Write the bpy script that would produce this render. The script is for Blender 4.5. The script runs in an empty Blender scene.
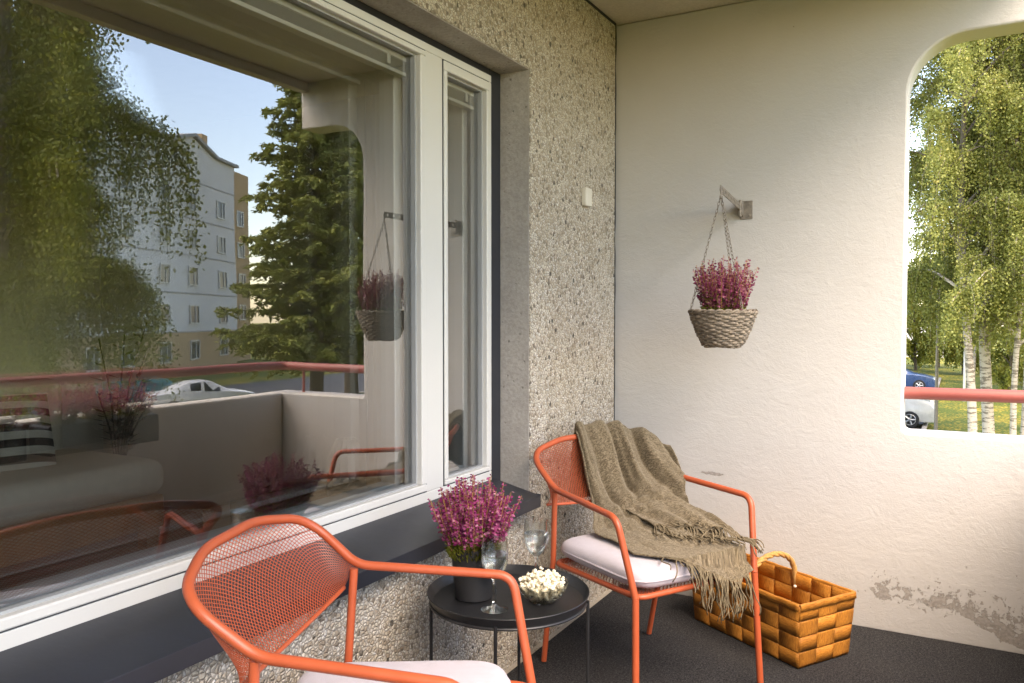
import bpy, math, random
import numpy as np
from mathutils import Vector, Matrix, noise
PI = math.pi
sc = bpy.context.scene
COL = sc.collection
R = math.radians

# ------------------------------------------------------------------ materials
def new_mat(name):
    m = bpy.data.materials.new(name); m.use_nodes = True
    nt = m.node_tree; nt.nodes.clear()
    out = nt.nodes.new('ShaderNodeOutputMaterial')
    return m, nt, out
class NT:
    def __init__(s, nt): s.nt = nt
    def n(s, typ, ins=None, **kw):
        nd = s.nt.nodes.new('ShaderNode' + typ)
        for k, v in kw.items(): setattr(nd, k, v)
        for k, v in (ins or {}).items():
            if isinstance(v, bpy.types.NodeSocket): s.nt.links.new(v, nd.inputs[k])
            else: nd.inputs[k].default_value = v
        return nd
    def ramp(s, fac, stops, interp='LINEAR'):
        nd = s.nt.nodes.new('ShaderNodeValToRGB'); cr = nd.color_ramp; cr.interpolation = interp
        while len(cr.elements) < len(stops): cr.elements.new(0.5)
        for e, (p, c) in zip(cr.elements, stops):
            e.position = p; e.color = (c, c, c, 1) if isinstance(c, (int, float)) else (*c, 1)
        s.nt.links.new(fac, nd.inputs[0]); return nd.outputs[0]
    def math(s, op, a, b=0.0, c=0.0, clamp=False):
        nd = s.nt.nodes.new('ShaderNodeMath'); nd.operation = op; nd.use_clamp = clamp
        for i, v in enumerate((a, b, c)):
            if isinstance(v, bpy.types.NodeSocket): s.nt.links.new(v, nd.inputs[i])
            else: nd.inputs[i].default_value = v
        return nd.outputs[0]
    def mix(s, fac, a, b, mode='MIX'):
        nd = s.nt.nodes.new('ShaderNodeMix'); nd.data_type = 'RGBA'; nd.blend_type = mode
        for i, v in ((0, fac), (6, a), (7, b)):
            if isinstance(v, bpy.types.NodeSocket): s.nt.links.new(v, nd.inputs[i])
            elif i == 0: nd.inputs[0].default_value = v
            else: nd.inputs[i].default_value = (*v, 1)
        return nd.outputs[2]
    def noise(s, vec, scale, detail=4, rough=.55, dist=0):
        return s.n('TexNoise', {'Vector': vec, 'Scale': scale, 'Detail': detail, 'Roughness': rough, 'Distortion': dist}).outputs[0]
    def bump(s, h, dist, strength=1.0, normal=None):
        ins = {'Height': h, 'Distance': dist, 'Strength': strength}
        if normal is not None: ins['Normal'] = normal
        return s.n('Bump', ins).outputs[0]
    def obj(s): return s.n('TexCoord').outputs['Object']
def principled(t, out, color, rough=.5, normal=None, metal=0.0, spec=.5, **extra):
    ins = {'Base Color': color if isinstance(color, bpy.types.NodeSocket) else (*color, 1), 'Roughness': rough,
           'Metallic': metal, 'Specular IOR Level': spec}
    ins.update(extra)
    if normal is not None: ins['Normal'] = normal
    p = t.n('BsdfPrincipled', ins)
    t.nt.links.new(p.outputs[0], out.inputs[0]); return p
def simple(name, color, rough=.5, var=.12, scale=8, metal=0.0, spec=.5, bump=0.0, bscale=200, rvar=.1, **extra):
    m, nt, out = new_mat(name); t = NT(nt); o = t.obj()
    nz = t.noise(o, scale, 5, .6)
    c = t.mix(t.ramp(nz, [(.3, 0.), (.7, 1.)]), tuple(x*(1-var) for x in color), tuple(min(1, x*(1+var)) for x in color))
    rg = t.math('MULTIPLY_ADD', nz, rvar*2, rough-rvar)
    nm = t.bump(t.noise(o, bscale, 3, .6), bump) if bump else None
    principled(t, out, c, rg, nm, metal, spec, **extra); return m

def m_aggregate():
    m, nt, out = new_mat('exposed_pebble_concrete'); t = NT(nt); o = t.obj()
    w = t.n('TexNoise', {'Vector': o, 'Scale': 60., 'Detail': 2.}).outputs[1]
    v = t.n('VectorMath', {0: o, 1: t.n('VectorMath', {0: w, 3: .006}, operation='SCALE').outputs[0]}, operation='ADD').outputs[0]
    vo = t.n('TexVoronoi', {'Vector': v, 'Scale': 84.}); ve = t.n('TexVoronoi', {'Vector': v, 'Scale': 84.}, feature='DISTANCE_TO_EDGE')
    rnd = t.n('SeparateColor', {0: vo.outputs['Color']}).outputs
    peb = t.ramp(rnd[0], [(0, (.03, .027, .024)), (.025, (.20, .155, .11)), (.12, (.44, .355, .26)), (.35, (.66, .575, .455)), (.6, (.77, .70, .585)), (.85, (.84, .785, .69)), (1, (.88, .85, .79))], 'LINEAR')
    nz = t.noise(o, 240., 3, .6)
    peb = t.mix(.22, peb, t.ramp(nz, [(.3, (.25, .2, .14)), (.7, (.6, .55, .46))]))
    edge = t.ramp(ve.outputs[0], [(.02, 0.), (.12, 1.)])
    big = t.noise(o, 1.7, 5, .6)
    mort = t.ramp(big, [(.3, (.24, .21, .17)), (.7, (.36, .325, .27))])
    c = t.mix(edge, mort, peb)
    c = t.mix(t.ramp(t.noise(o, 9., 4, .6), [(.35, .22), (.65, 0.)]), c, (.25, .2, .14))
    pits = t.ramp(t.n('TexVoronoi', {'Vector': v, 'Scale': 11.}).outputs[0], [(.08, 1.), (.12, 0.)])
    c = t.mix(t.math('MULTIPLY', pits, .8), c, (.05, .045, .04))
    hgt = t.math('ADD', t.math('MULTIPLY', t.ramp(ve.outputs[0], [(0, 0.), (.3, 1.)], 'EASE'), .8), t.math('MULTIPLY', rnd[1], .7))
    hgt = t.math('SUBTRACT', hgt, pits)
    nm = t.bump(hgt, .0045, 1.0); nm = t.bump(nz, .0012, .5, nm)
    principled(t, out, c, .8, nm, spec=.3); return m
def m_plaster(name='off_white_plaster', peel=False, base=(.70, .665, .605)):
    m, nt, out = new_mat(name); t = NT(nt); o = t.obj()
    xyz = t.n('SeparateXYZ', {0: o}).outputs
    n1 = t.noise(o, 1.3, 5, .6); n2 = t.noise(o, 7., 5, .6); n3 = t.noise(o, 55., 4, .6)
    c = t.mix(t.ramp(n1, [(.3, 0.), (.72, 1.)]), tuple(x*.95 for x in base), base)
    c = t.mix(t.ramp(n2, [(.42, 0.), (.75, .22)]), c, (base[0]*.86, base[1]*.84, base[2]*.80))
    sp = t.ramp(t.n('TexVoronoi', {'Vector': o, 'Scale': 9.}).outputs[0], [(.018, 1.), (.03, 0.)])
    c = t.mix(t.math('MULTIPLY', sp, t.ramp(n2, [(.5, 0.), (.6, .6)])), c, (.22, .19, .15))
    # faint trowel strokes running along the wall
    st = t.n('Mapping', {'Vector': o, 'Scale': (5., 5., 8.), 'Rotation': (0, R(24), 0)}).outputs[0]
    stroke = t.noise(st, 1.6, 6, .7, 1.2)
    h = t.math('ADD', t.math('MULTIPLY', n3, .35), t.math('MULTIPLY', stroke, .62))
    h = t.math('ADD', h, t.math('MULTIPLY', t.noise(o, 190., 2, .5), .16))
    if peel:
        ed = t.noise(o, 26., 6, .68); ed2 = t.noise(o, 5.5, 3, .5)
        # band centre sinks to the right, wide patches where ed2 is high
        zc = t.ramp(t.math('MULTIPLY_ADD', xyz[0], 1/1.2, .75), [(0., .05), (.3, .13), (.5, .155), (.62, .145), (.74, .15), (.80, .13), (.84, .085), (1., .05)])
        d = t.math('ABSOLUTE', t.math('SUBTRACT', xyz[2], t.math('ADD', zc, t.math('MULTIPLY_ADD', ed, .30, -.15))))
        xg = t.ramp(t.math('MULTIPLY_ADD', xyz[0], 1/1.2, .75), [(.46, 0.), (.53, 1.05), (.60, .85), (.64, .75), (.72, .9), (.80, 1.), (.95, 1.05)])
        s1 = t.math('SUBTRACT', xg, t.math('MULTIPLY', d, 13.))
        s = t.math('ADD', t.math('MULTIPLY', s1, .36), t.math('ADD', t.math('MULTIPLY', ed, 1.0), t.math('MULTIPLY', ed2, .55)))
        pm = t.ramp(t.math('MULTIPLY', s, .5), [(.500, 0.), (.505, 1.)])
        # small chips scattered higher
        vv = t.n('VectorMath', {0: o, 1: t.n('VectorMath', {0: t.n('TexNoise', {'Vector': o, 'Scale': 40., 'Detail': 3.}).outputs[1], 3: .03}, operation='SCALE').outputs[0]}, operation='ADD').outputs[0]
        vc = t.n('TexVoronoi', {'Vector': vv, 'Scale': 17.})
        rr = t.n('SeparateColor', {0: vc.outputs['Color']}).outputs[0]
        zz = t.ramp(xyz[2], [(.05, 0.), (.12, 1.), (.22, .75), (.36, .15), (.7, .03), (1., .0)])
        thr = t.math('MULTIPLY', t.math('MULTIPLY', zz, t.ramp(t.math('MULTIPLY_ADD', xyz[0], 1/1.2, .75), [(.3, .25), (.55, .8), (.9, 1.)])), .62)
        chip = t.math('GREATER_THAN', t.math('ADD', t.noise(o, 42., 5, .66), t.math('MULTIPLY', thr, .40)), .775)
        # one long scrape beside the armchair
        sx = t.math('DIVIDE', t.math('ABSOLUTE', t.math('ADD', xyz[0], .935)), .066)
        sz = t.math('DIVIDE', t.math('ABSOLUTE', t.math('SUBTRACT', xyz[2], t.math('MULTIPLY_ADD', xyz[0], -.03, .538))), .011)
        scr = t.math('LESS_THAN', t.math('ADD', t.math('ADD', t.math('POWER', sx, 2.), sz), t.math('MULTIPLY', t.noise(o, 70., 3, .6), 1.6)), 1.55)
        pm = t.math('MAXIMUM', t.math('MAXIMUM', pm, chip), scr, clamp=True)
        conc = t.ramp(t.noise(o, 90., 4, .6), [(.3, (.25, .225, .20)), (.7, (.40, .365, .325))])
        c = t.mix(pm, c, conc)
        h = t.math('SUBTRACT', h, t.math('MULTIPLY', pm, 1.2))
    nm = t.bump(h, .0042, .9)
    principled(t, out, c, .85, nm, spec=.25); return m
def m_concrete(name, a, b, pits=True):
    m, nt, out = new_mat(name); t = NT(nt); o = t.obj()
    n = t.noise(o, 4., 6, .65); f = t.noise(o, 90., 4, .6)
    c = t.mix(t.ramp(n, [(.3, 0.), (.7, 1.)]), a, b)
    c = t.mix(t.ramp(f, [(.35, .3), (.6, 0.)]), c, tuple(x*.6 for x in a))
    h = f
    if pits:
        p = t.ramp(t.n('TexVoronoi', {'Vector': o, 'Scale': 34.}).outputs[0], [(.10, 1.), (.17, 0.)])
        p = t.math('MULTIPLY', p, t.ramp(n, [(.45, 0.), (.6, 1.)]))
        c = t.mix(t.math('MULTIPLY', p, .6), c, tuple(x*.45 for x in a)); h = t.math('SUBTRACT', h, p)
    principled(t, out, c, .85, t.bump(h, .003, .8), spec=.25); return m
def m_carpet():
    m, nt, out = new_mat('charcoal_needle_felt'); t = NT(nt); o = t.obj()
    f = t.noise(o, 520., 3, .7); g = t.noise(o, 130., 4, .75); b = t.noise(o, 3., 4, .6)
    fib = t.noise(t.n('Mapping', {'Vector': o, 'Scale': (1., .22, 1.), 'Rotation': (0, 0, .5)}).outputs[0], 420., 2, .6)
    c = t.ramp(t.math('ADD', t.math('MULTIPLY', f, .5), t.math('MULTIPLY', g, .5)), [(.38, (.007, .007, .008)), (.5, (.026, .0255, .0275)), (.66, (.115, .112, .112))])
    c = t.mix(t.ramp(fib, [(.55, 0.), (.7, .6)]), c, (.11, .107, .107))
    c = t.mix(t.ramp(b, [(.4, .0), (.7, .20)]), c, (.07, .066, .062))
    principled(t, out, c, .95, t.bump(t.math('ADD', g, f), .004, 1.), spec=.1); return m
def m_wood(name, dark, light, uv=True, rough=.58, scale=6.):
    m, nt, out = new_mat(name); t = NT(nt)
    tc = t.n('TexCoord'); v = tc.outputs['UV'] if uv else tc.outputs['Object']
    rnd = t.n('NewGeometry').outputs['Random Per Island']
    v2 = t.n('VectorMath', {0: v, 1: t.n('CombineXYZ', {0: t.math('MULTIPLY', rnd, 13.), 1: t.math('MULTIPLY', rnd, 7.)}).outputs[0]}, operation='ADD').outputs[0]
    mp = t.n('Mapping', {'Vector': v2, 'Scale': (.5, 7., 1.)}).outputs[0]
    g = t.noise(mp, scale, 5, .62, .4); g2 = t.noise(v2, 9., 4, .6)
    c = t.ramp(g, [(.32, dark), (.5, tuple((a*.45+b*.55) for a, b in zip(dark, light))), (.64, light)])
    c = t.mix(t.math('MULTIPLY', t.math('SUBTRACT', rnd, .5), .9), c, dark) if False else c
    k = t.ramp(rnd, [(0, (.76, .74, .70)), (.5, (.94, .94, .94)), (1, (1.14, 1.13, 1.1))])
    c = t.mix(1., c, k, 'MULTIPLY')
    c = t.mix(t.ramp(g2, [(.52, 0.), (.72, .4)]), c, tuple(x*.6 for x in dark))
    principled(t, out, c, rough, t.bump(g, .0012, .9), spec=.3); return m
def m_leaf(name, stops, trans=.35):
    m, nt, out = new_mat(name); t = NT(nt)
    rnd = t.n('NewGeometry').outputs['Random Per Island']
    c = t.ramp(rnd, stops)
    big = t.noise(t.obj(), .55, 3, .5)
    c = t.mix(t.ramp(big, [(.35, 0.), (.65, .45)]), c, stops[len(stops)//2][1])
    d = t.n('BsdfDiffuse', {'Color': c}); tr = t.n('BsdfTranslucent', {'Color': c}); gl = t.n('BsdfGlossy', {'Color': (1, 1, 1, 1), 'Roughness': .45})
    a = t.n('MixShader', {0: trans, 1: d.outputs[0], 2: tr.outputs[0]})
    b = t.n('MixShader', {0: .015, 1: a.outputs[0], 2: gl.outputs[0]})
    nt.links.new(b.outputs[0], out.inputs[0]); return m
def m_pane(k=2.2, tint=(.93, .95, .93)):
    m, nt, out = new_mat('window_glass'); t = NT(nt)
    fr = t.n('Fresnel', {'IOR': 1.5}).outputs[0]
    f = t.math('MULTIPLY', fr, k, clamp=True)
    wob = t.bump(t.noise(t.obj(), 2.3, 1, .4), .0016, .35)
    tr = t.n('BsdfTransparent', {'Color': (*tint, 1)}); gl = t.n('BsdfGlossy', {'Color': (1, 1, 1, 1), 'Roughness': .0, 'Normal': wob})
    x = t.n('MixShader', {0: f, 1: tr.outputs[0], 2: gl.outputs[0]})
    nt.links.new(x.outputs[0], out.inputs[0]); return m
def m_clear(name, color=(.98, .99, .98), ior=1.45, rough=0.0, mixf=.12):
    m, nt, out = new_mat(name); t = NT(nt)
    g = t.n('BsdfGlass', {'Color': (*color, 1), 'IOR': ior, 'Roughness': rough}); tr = t.n('BsdfTransparent', {'Color': (.96, .97, .96, 1)})
    x = t.n('MixShader', {0: mixf, 1: g.outputs[0], 2: tr.outputs[0]})
    nt.links.new(x.outputs[0], out.inputs[0]); return m
def m_throw():
    m, nt, out = new_mat('olive_wool'); t = NT(nt); uv = t.n('TexCoord').outputs['UV']; o = t.obj()
    wv = t.n('TexVoronoi', {'Vector': uv, 'Scale': 240., 'Randomness': .55}); nz = t.noise(uv, 230., 4, .75); b = t.noise(o, 14., 3, .5)
    c = t.ramp(t.math('ADD', t.math('MULTIPLY', nz, .65), t.math('MULTIPLY', t.n('SeparateColor', {0: wv.outputs['Color']}).outputs[0], .35)),
               [(.26, (.060, .044, .026)), (.5, (.145, .110, .067)), (.74, (.275, .218, .142))])
    c = t.mix(t.ramp(b, [(.4, 0.), (.7, .25)]), c, (.17, .135, .085))
    h = t.math('SUBTRACT', nz, t.math('MULTIPLY', wv.outputs[0], .8))
    principled(t, out, c, .95, t.bump(h, .0035, 1.), spec=.1, **{'Sheen Weight': .35, 'Sheen Roughness': .5, 'Sheen Tint': (.7, .62, .48, 1)}); return m
def m_grass():
    m, nt, out = new_mat('autumn_lawn'); t = NT(nt); o = t.obj()
    a = t.noise(o, .35, 5, .65); b = t.noise(o, 9., 5, .75)
    c = t.ramp(b, [(.3, (.035, .055, .012)), (.5, (.085, .115, .022)), (.7, (.15, .17, .035))])
    v = t.n('TexVoronoi', {'Vector': o, 'Scale': 7.}); lf = t.math('LESS_THAN', v.outputs[0], t.ramp(a, [(.35, .12), (.65, .62)]))
    c = t.mix(t.math('MULTIPLY', lf, .85), c, t.ramp(t.n('SeparateColor', {0: v.outputs['Color']}).outputs[0], [(0, (.33, .22, .03)), (.6, (.42, .31, .05)), (1, (.22, .20, .04))]))
    principled(t, out, c, .9, t.bump(b, .05, .6), spec=.15); return m

M = dict(
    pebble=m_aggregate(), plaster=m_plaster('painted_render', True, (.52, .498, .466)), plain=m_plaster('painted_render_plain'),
    reveal=m_concrete('grey_reveal_concrete', (.33, .30, .265), (.48, .445, .40)), slab=m_concrete('ceiling_paint', (.50, .45, .385), (.58, .53, .46), False),
    floor=m_concrete('floor_concrete', (.34, .30, .25), (.46, .41, .35)), carpet=m_carpet(),
    white=simple('white_painted_aluminium', (.64, .625, .585), .40, .02, 3., bump=.0003), bead=simple('grey_glazing_bead', (.36, .37, .37), .5, .04),
    black=simple('anthracite_steel_sheet', (.020, .022, .029), .40, .14, 5., spec=.6, bump=.0004, bscale=30), seal=simple('black_sealant', (.012, .012, .013), .6, .2),
    orange=simple('orange_powder_coat', (.46, .092, .036), .40, .06, 20., spec=.5, bump=.00012, bscale=900),
    tray=simple('matte_black_steel', (.016, .016, .017), .42, .15, 9., spec=.5, bump=.0002, bscale=500),
    pot=simple('black_ceramic', (.018, .017, .017), .55, .15, 12.),
    cushion=simple('lilac_grey_fabric', (.52, .475, .51), .92, .05, 30., spec=.15, bump=.0012, bscale=620, **{'Sheen Weight': .2}),
    throw=m_throw(), splint=m_wood('amber_wood_splint', (.25, .075, .010), (.60, .25, .042)), rope=simple('twisted_bast', (.42, .215, .06), .7, .25, 60., bump=.001, bscale=300),
    wicker=simple('grey_wicker', (.21, .165, .12), .75, .55, 60., bump=.0008, bscale=260), steel=simple('weathered_galvanised_steel', (.25, .215, .175), .6, .4, 40., metal=.55, bump=.0004, bscale=150),
    glass=m_clear('clear_glass', (.99, 1., .99), 1.52), water=m_clear('water', (.97, .98, .99), 1.33), pane=m_pane(4.6), pane_in=m_pane(4.4),
    pop=simple('popped_maize', (.82, .74, .55), .8, .16, 90., bump=.002, bscale=160), red=simple('faded_red_steel', (.30, .072, .055), .5, .12, 8., bump=.0004, bscale=60),
    heath=m_leaf('heather_blossom', [(0, (.15, .015, .06)), (.3, (.26, .028, .115)), (.6, (.37, .06, .175)), (.85, (.48, .14, .25)), (1, (.52, .29, .30))], .3),
    heath2=m_leaf('faded_heather_blossom', [(0, (.15, .018, .06)), (.4, (.26, .042, .11)), (.75, (.36, .09, .16)), (1, (.42, .22, .20))], .3),
    heathgreen=m_leaf('heather_needles', [(0, (.05, .06, .008)), (.5, (.16, .17, .022)), (1, (.32, .29, .06))], .3),
    birch=m_leaf('birch_leaves', [(0, (.18, .205, .055)), (.35, (.25, .275, .075)), (.75, (.315, .33, .095)), (.96, (.37, .35, .10)), (1, (.46, .37, .10))], .42),
    birchdark=m_leaf('green_birch_leaves', [(0, (.12, .14, .026)), (.5, (.21, .235, .042)), (.9, (.30, .295, .06)), (1, (.42, .33, .07))], .35),
    larch=m_leaf('larch_needles', [(0, (.14, .165, .045)), (.5, (.26, .29, .07)), (1, (.38, .38, .10))], .25),
    house_wall=simple('pale_grey_panels', (.68, .655, .63), .8, .06, .5), house_ochre=simple('ochre_panels', (.48, .32, .17), .8, .06, .6), house_dark=simple('dark_window_glass', (.05, .06, .07), .1, .1, 1.),
    roof=simple('grey_sheet_roof', (.30, .29, .28), .6, .1, 1.), redroof=simple('red_roof', (.36, .09, .05), .7, .1, 1.),
    asphalt=simple('asphalt', (.060, .060, .062), .85, .25, 1.2, bump=.01, bscale=12), grass=m_grass(), tyre=simple('rubber', (.02, .02, .02), .8),
    rim=simple('alloy', (.5, .5, .5), .35, .1, metal=.8), lamp_white=simple('pale_lamp_lens', (.8, .8, .78), .2), carglass=simple('tinted_car_glass', (.02, .025, .028), .05, .1),
    room=simple('room_paint', (.62, .58, .52), .9, .04), roomfloor=simple('parquet', (.10, .06, .035), .4, .2, 5.), sofa=simple('beige_upholstery', (.68, .62, .52), .9, .06, 20., bump=.002, bscale=300),
    sofawood=simple('pine_frame', (.40, .20, .07), .5, .2, 9.), vase=simple('cream_ceramic', (.62, .58, .48), .5, .05), dark=simple('dark_foliage', (.02, .03, .012), .6, .3), greypl=simple('ivory_plastic', (.62, .58, .50), .5, .03),
)
M['gap_shade'] = simple('sash_gap_shade', (.07, .07, .072), .6, .1)  # dark tone for the shade in the sash gaps
def m_stripes():
    m, nt, out = new_mat('striped_cotton'); t = NT(nt); z = t.n('SeparateXYZ', {0: t.obj()}).outputs[2]
    f = t.math('GREATER_THAN', t.math('FRACT', t.math('MULTIPLY', z, 11.5)), .5)
    principled(t, out, t.mix(f, (.012, .012, .012), (.55, .52, .46)), .9); return m
M['stripes'] = m_stripes()
def m_bark():
    m, nt, out = new_mat('birch_bark'); t = NT(nt); o = t.obj()
    n = t.noise(t.n('Mapping', {'Vector': o, 'Scale': (1.2, 1.2, 7.)}).outputs[0], 2.6, 5, .7)
    z = t.n('SeparateXYZ', {0: o}).outputs[2]
    thr = t.ramp(t.math('MULTIPLY', z, .1), [(0, .62), (.12, .54), (.5, .50), (.8, .34)])
    c = t.mix(t.math('GREATER_THAN', n, thr), (.46, .41, .34), (.17, .145, .115))
    principled(t, out, c, .85, t.bump(n, .01, .5), spec=.2); return m
M['bark'] = m_bark(); M['bark_dark'] = simple('brown_bark', (.10, .075, .05), .9, .3, 6.)
def car_paint(name, col): return simple(name, col, .28, .03, 2., spec=.5, **{'Coat Weight': .5, 'Coat Roughness': .08})

# ------------------------------------------------------------------ geometry helpers
class G:
    def __init__(s): s.v = []; s.f = []; s.uv = {}; s.mi = {}
    def quad_uv(s, fi, uvs): s.uv[fi] = uvs
    def box(s, c, size, rot=None, mat=0):
        hx, hy, hz = (k/2 for k in size); b = len(s.v)
        for dx, dy, dz in ((-1,-1,-1),(1,-1,-1),(1,1,-1),(-1,1,-1),(-1,-1,1),(1,-1,1),(1,1,1),(-1,1,1)):
            p = Vector((dx*hx, dy*hy, dz*hz))
            if rot is not None: p = rot @ p
            s.v.append((p.x+c[0], p.y+c[1], p.z+c[2]))
        for q in ((0,3,2,1),(4,5,6,7),(0,1,5,4),(1,2,6,5),(2,3,7,6),(3,0,4,7)): s.f.append(tuple(b+i for i in q)); s.mi[len(s.f)-1] = mat
        return s
    def bb(s, x0, x1, y0, y1, z0, z1, mat=0): return s.box(((x0+x1)/2, (y0+y1)/2, (z0+z1)/2), (x1-x0, y1-y0, z1-z0), mat=mat)
    def tube(s, pts, r, n=10, cap=True, closed=False, twist=0.0):
        P = [Vector(p) for p in pts]; m = len(P); b = len(s.v)
        rr = r if isinstance(r, (list, tuple)) else [r]*m
        T = []
        for i in range(m):
            if closed: t = P[(i+1) % m]-P[i-1]
            else: t = P[min(i+1, m-1)]-P[max(i-1, 0)]
            T.append(t.normalized() if t.length > 1e-9 else Vector((0, 0, 1)))
        u = T[0].orthogonal().normalized()
        for i in range(m):
            u = (u - T[i]*u.dot(T[i]));
            u = u.normalized() if u.length > 1e-6 else T[i].orthogonal().normalized()
            w = T[i].cross(u)
            for k in range(n):
                a = 2*PI*k/n + twist*i
                s.v.append(tuple(P[i] + (u*math.cos(a)+w*math.sin(a))*rr[i]))
        for i in range(m if closed else m-1):
            j = (i+1) % m
            for k in range(n):
                k2 = (k+1) % n
                s.f.append((b+i*n+k, b+i*n+k2, b+j*n+k2, b+j*n+k))
        if cap and not closed:
            s.f.append(tuple(b+k for k in reversed(range(n)))); s.f.append(tuple(b+(m-1)*n+k for k in range(n)))
        return s
    def lathe(s, prof, n=32, c=(0, 0, 0), wob=None):
        b = len(s.v); m = len(prof)
        for i, (r, z) in enumerate(prof):
            for k in range(n):
                a = 2*PI*k/n; q = r*(1+(wob(a, z) if wob else 0))
                s.v.append((c[0]+q*math.cos(a), c[1]+q*math.sin(a), c[2]+z))
        for i in range(m-1):
            for k in range(n):
                k2 = (k+1) % n; s.f.append((b+i*n+k, b+i*n+k2, b+(i+1)*n+k2, b+(i+1)*n+k))
        return s
    def disc(s, r, z, n=32, c=(0, 0), up=True):
        b = len(s.v)
        for k in range(n): s.v.append((c[0]+r*math.cos(2*PI*k/n), c[1]+r*math.sin(2*PI*k/n), z))
        s.f.append(tuple(range(b, b+n)) if up else tuple(reversed(range(b, b+n)))); return s
    def grid(s, fn, nu, nv, uv=None, mat=0):
        b = len(s.v)
        for j in range(nv+1):
            for i in range(nu+1): s.v.append(tuple(fn(i/nu, j/nv)))
        for j in range(nv):
            for i in range(nu):
                s.f.append((b+j*(nu+1)+i, b+j*(nu+1)+i+1, b+(j+1)*(nu+1)+i+1, b+(j+1)*(nu+1)+i)); fi = len(s.f)-1; s.mi[fi] = mat
                if uv: s.uv[fi] = [uv(i/nu, j/nv), uv((i+1)/nu, j/nv), uv((i+1)/nu, (j+1)/nv), uv(i/nu, (j+1)/nv)]
        return s
    def prism(s, poly, axis, a0, a1, mat=0):   # polygon in the two other axes, extruded along axis
        b = len(s.v); n = len(poly)
        for a in (a0, a1):
            for p, q in poly:
                s.v.append({'x': (a, p, q), 'y': (p, a, q), 'z': (p, q, a)}[axis])
        for k in range(n):
            k2 = (k+1) % n; s.f.append((b+k, b+k2, b+n+k2, b+n+k))
        s.f.append(tuple(b+k for k in reversed(range(n)))); s.f.append(tuple(b+n+k for k in range(n)))
        return s
    def build(s, name, mat, parent=None, loc=None, rot=None, smooth=35, bevel=0, seg=2, sub=0, solid=0, fix=True):
        me = bpy.data.meshes.new(name); me.from_pydata(s.v, [], s.f)
        for mm in (mat if isinstance(mat, (list, tuple)) else [mat]): me.materials.append(mm)
        if any(s.mi.values()):
            for fi, k in s.mi.items(): me.polygons[fi].material_index = k
        if s.uv:
            ul = me.uv_layers.new(name='UVMap')
            for fi, uvs in s.uv.items():
                for li, q in zip(me.polygons[fi].loop_indices, uvs): ul.data[li].uv = q
        if fix and len(s.f) < 60000:
            import bmesh
            bm = bmesh.new(); bm.from_mesh(me); bmesh.ops.recalc_face_normals(bm, faces=bm.faces); bm.to_mesh(me); bm.free()
        if smooth:
            me.shade_smooth()
            if smooth < 180: me.set_sharp_from_angle(angle=R(smooth))
        return link(name, me, parent, loc, rot, bevel, seg, sub, solid)
def link(name, me, parent=None, loc=None, rot=None, bevel=0, seg=2, sub=0, solid=0):
    o = bpy.data.objects.new(name, me); COL.objects.link(o)
    if loc is not None: o.location = loc
    if rot is not None: o.rotation_euler = (0, 0, rot) if isinstance(rot, (int, float)) else rot
    if parent: o.parent = parent
    if solid: md = o.modifiers.new('thickness', 'SOLIDIFY'); md.thickness = solid; md.offset = 0
    if bevel:
        md = o.modifiers.new('bevel', 'BEVEL'); md.width = bevel; md.segments = seg; md.limit_method = 'ANGLE'; md.angle_limit = R(40)
    if sub: md = o.modifiers.new('sub', 'SUBSURF'); md.levels = sub; md.render_levels = sub
    return o
def tag(o, label=None, cat=None, group=None, kind=None):
    if label: o['label'] = label
    if cat: o['category'] = cat
    if group: o['group'] = group
    if kind: o['kind'] = kind
    return o
def thing(name, label, cat, loc=(0, 0, 0), rot=0, group=None):
    o = bpy.data.objects.new(name, None); o.empty_display_size = .1; COL.objects.link(o); o.location = loc; o.rotation_euler = (0, 0, rot)
    return tag(o, label, cat, group)
def copy_tree(o, parent=None):
    c = o.copy(); COL.objects.link(c); c.parent = parent
    for ch in [k for k in o.children]: copy_tree(ch, c)
    return c
def dup(o, loc, rot=0, label=None, scale=None):
    c = copy_tree(o); c.location = loc; c.rotation_euler = (0, 0, rot)
    if label: c['label'] = label
    if scale: c.scale = scale
    return c
def fillet(pts, rad, n=7):
    P = [Vector(p) for p in pts]; out = [P[0]]
    for i in range(1, len(P)-1):
        r = rad[i] if isinstance(rad, (list, tuple)) else rad
        a, b, c = P[i-1], P[i], P[i+1]; d1 = (a-b).normalized(); d2 = (c-b).normalized(); ang = d1.angle(d2)
        if r <= 0 or ang > R(178): out.append(b); continue
        t = min(r/math.tan(ang/2), (a-b).length*.48, (c-b).length*.48)
        p, q = b+d1*t, b+d2*t
        for k in range(n+1):
            u = k/n; out.append(p*(1-u)**2 + b*2*u*(1-u) + q*u*u)
    out.append(P[-1]); return out
def catmull(P, t):
    n = len(P)-1; x = min(max(t, 0), 1)*n; i = min(int(x), n-1); f = x-i
    g = lambda k: P[min(max(k, 0), n)]
    a, b, c, d = (np.array(g(i+k), float) for k in (-1, 0, 1, 2))
    return .5*((2*b)+(-a+c)*f+(2*a-5*b+4*c-d)*f*f+(-a+3*b-3*c+d)*f**3)
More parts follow.
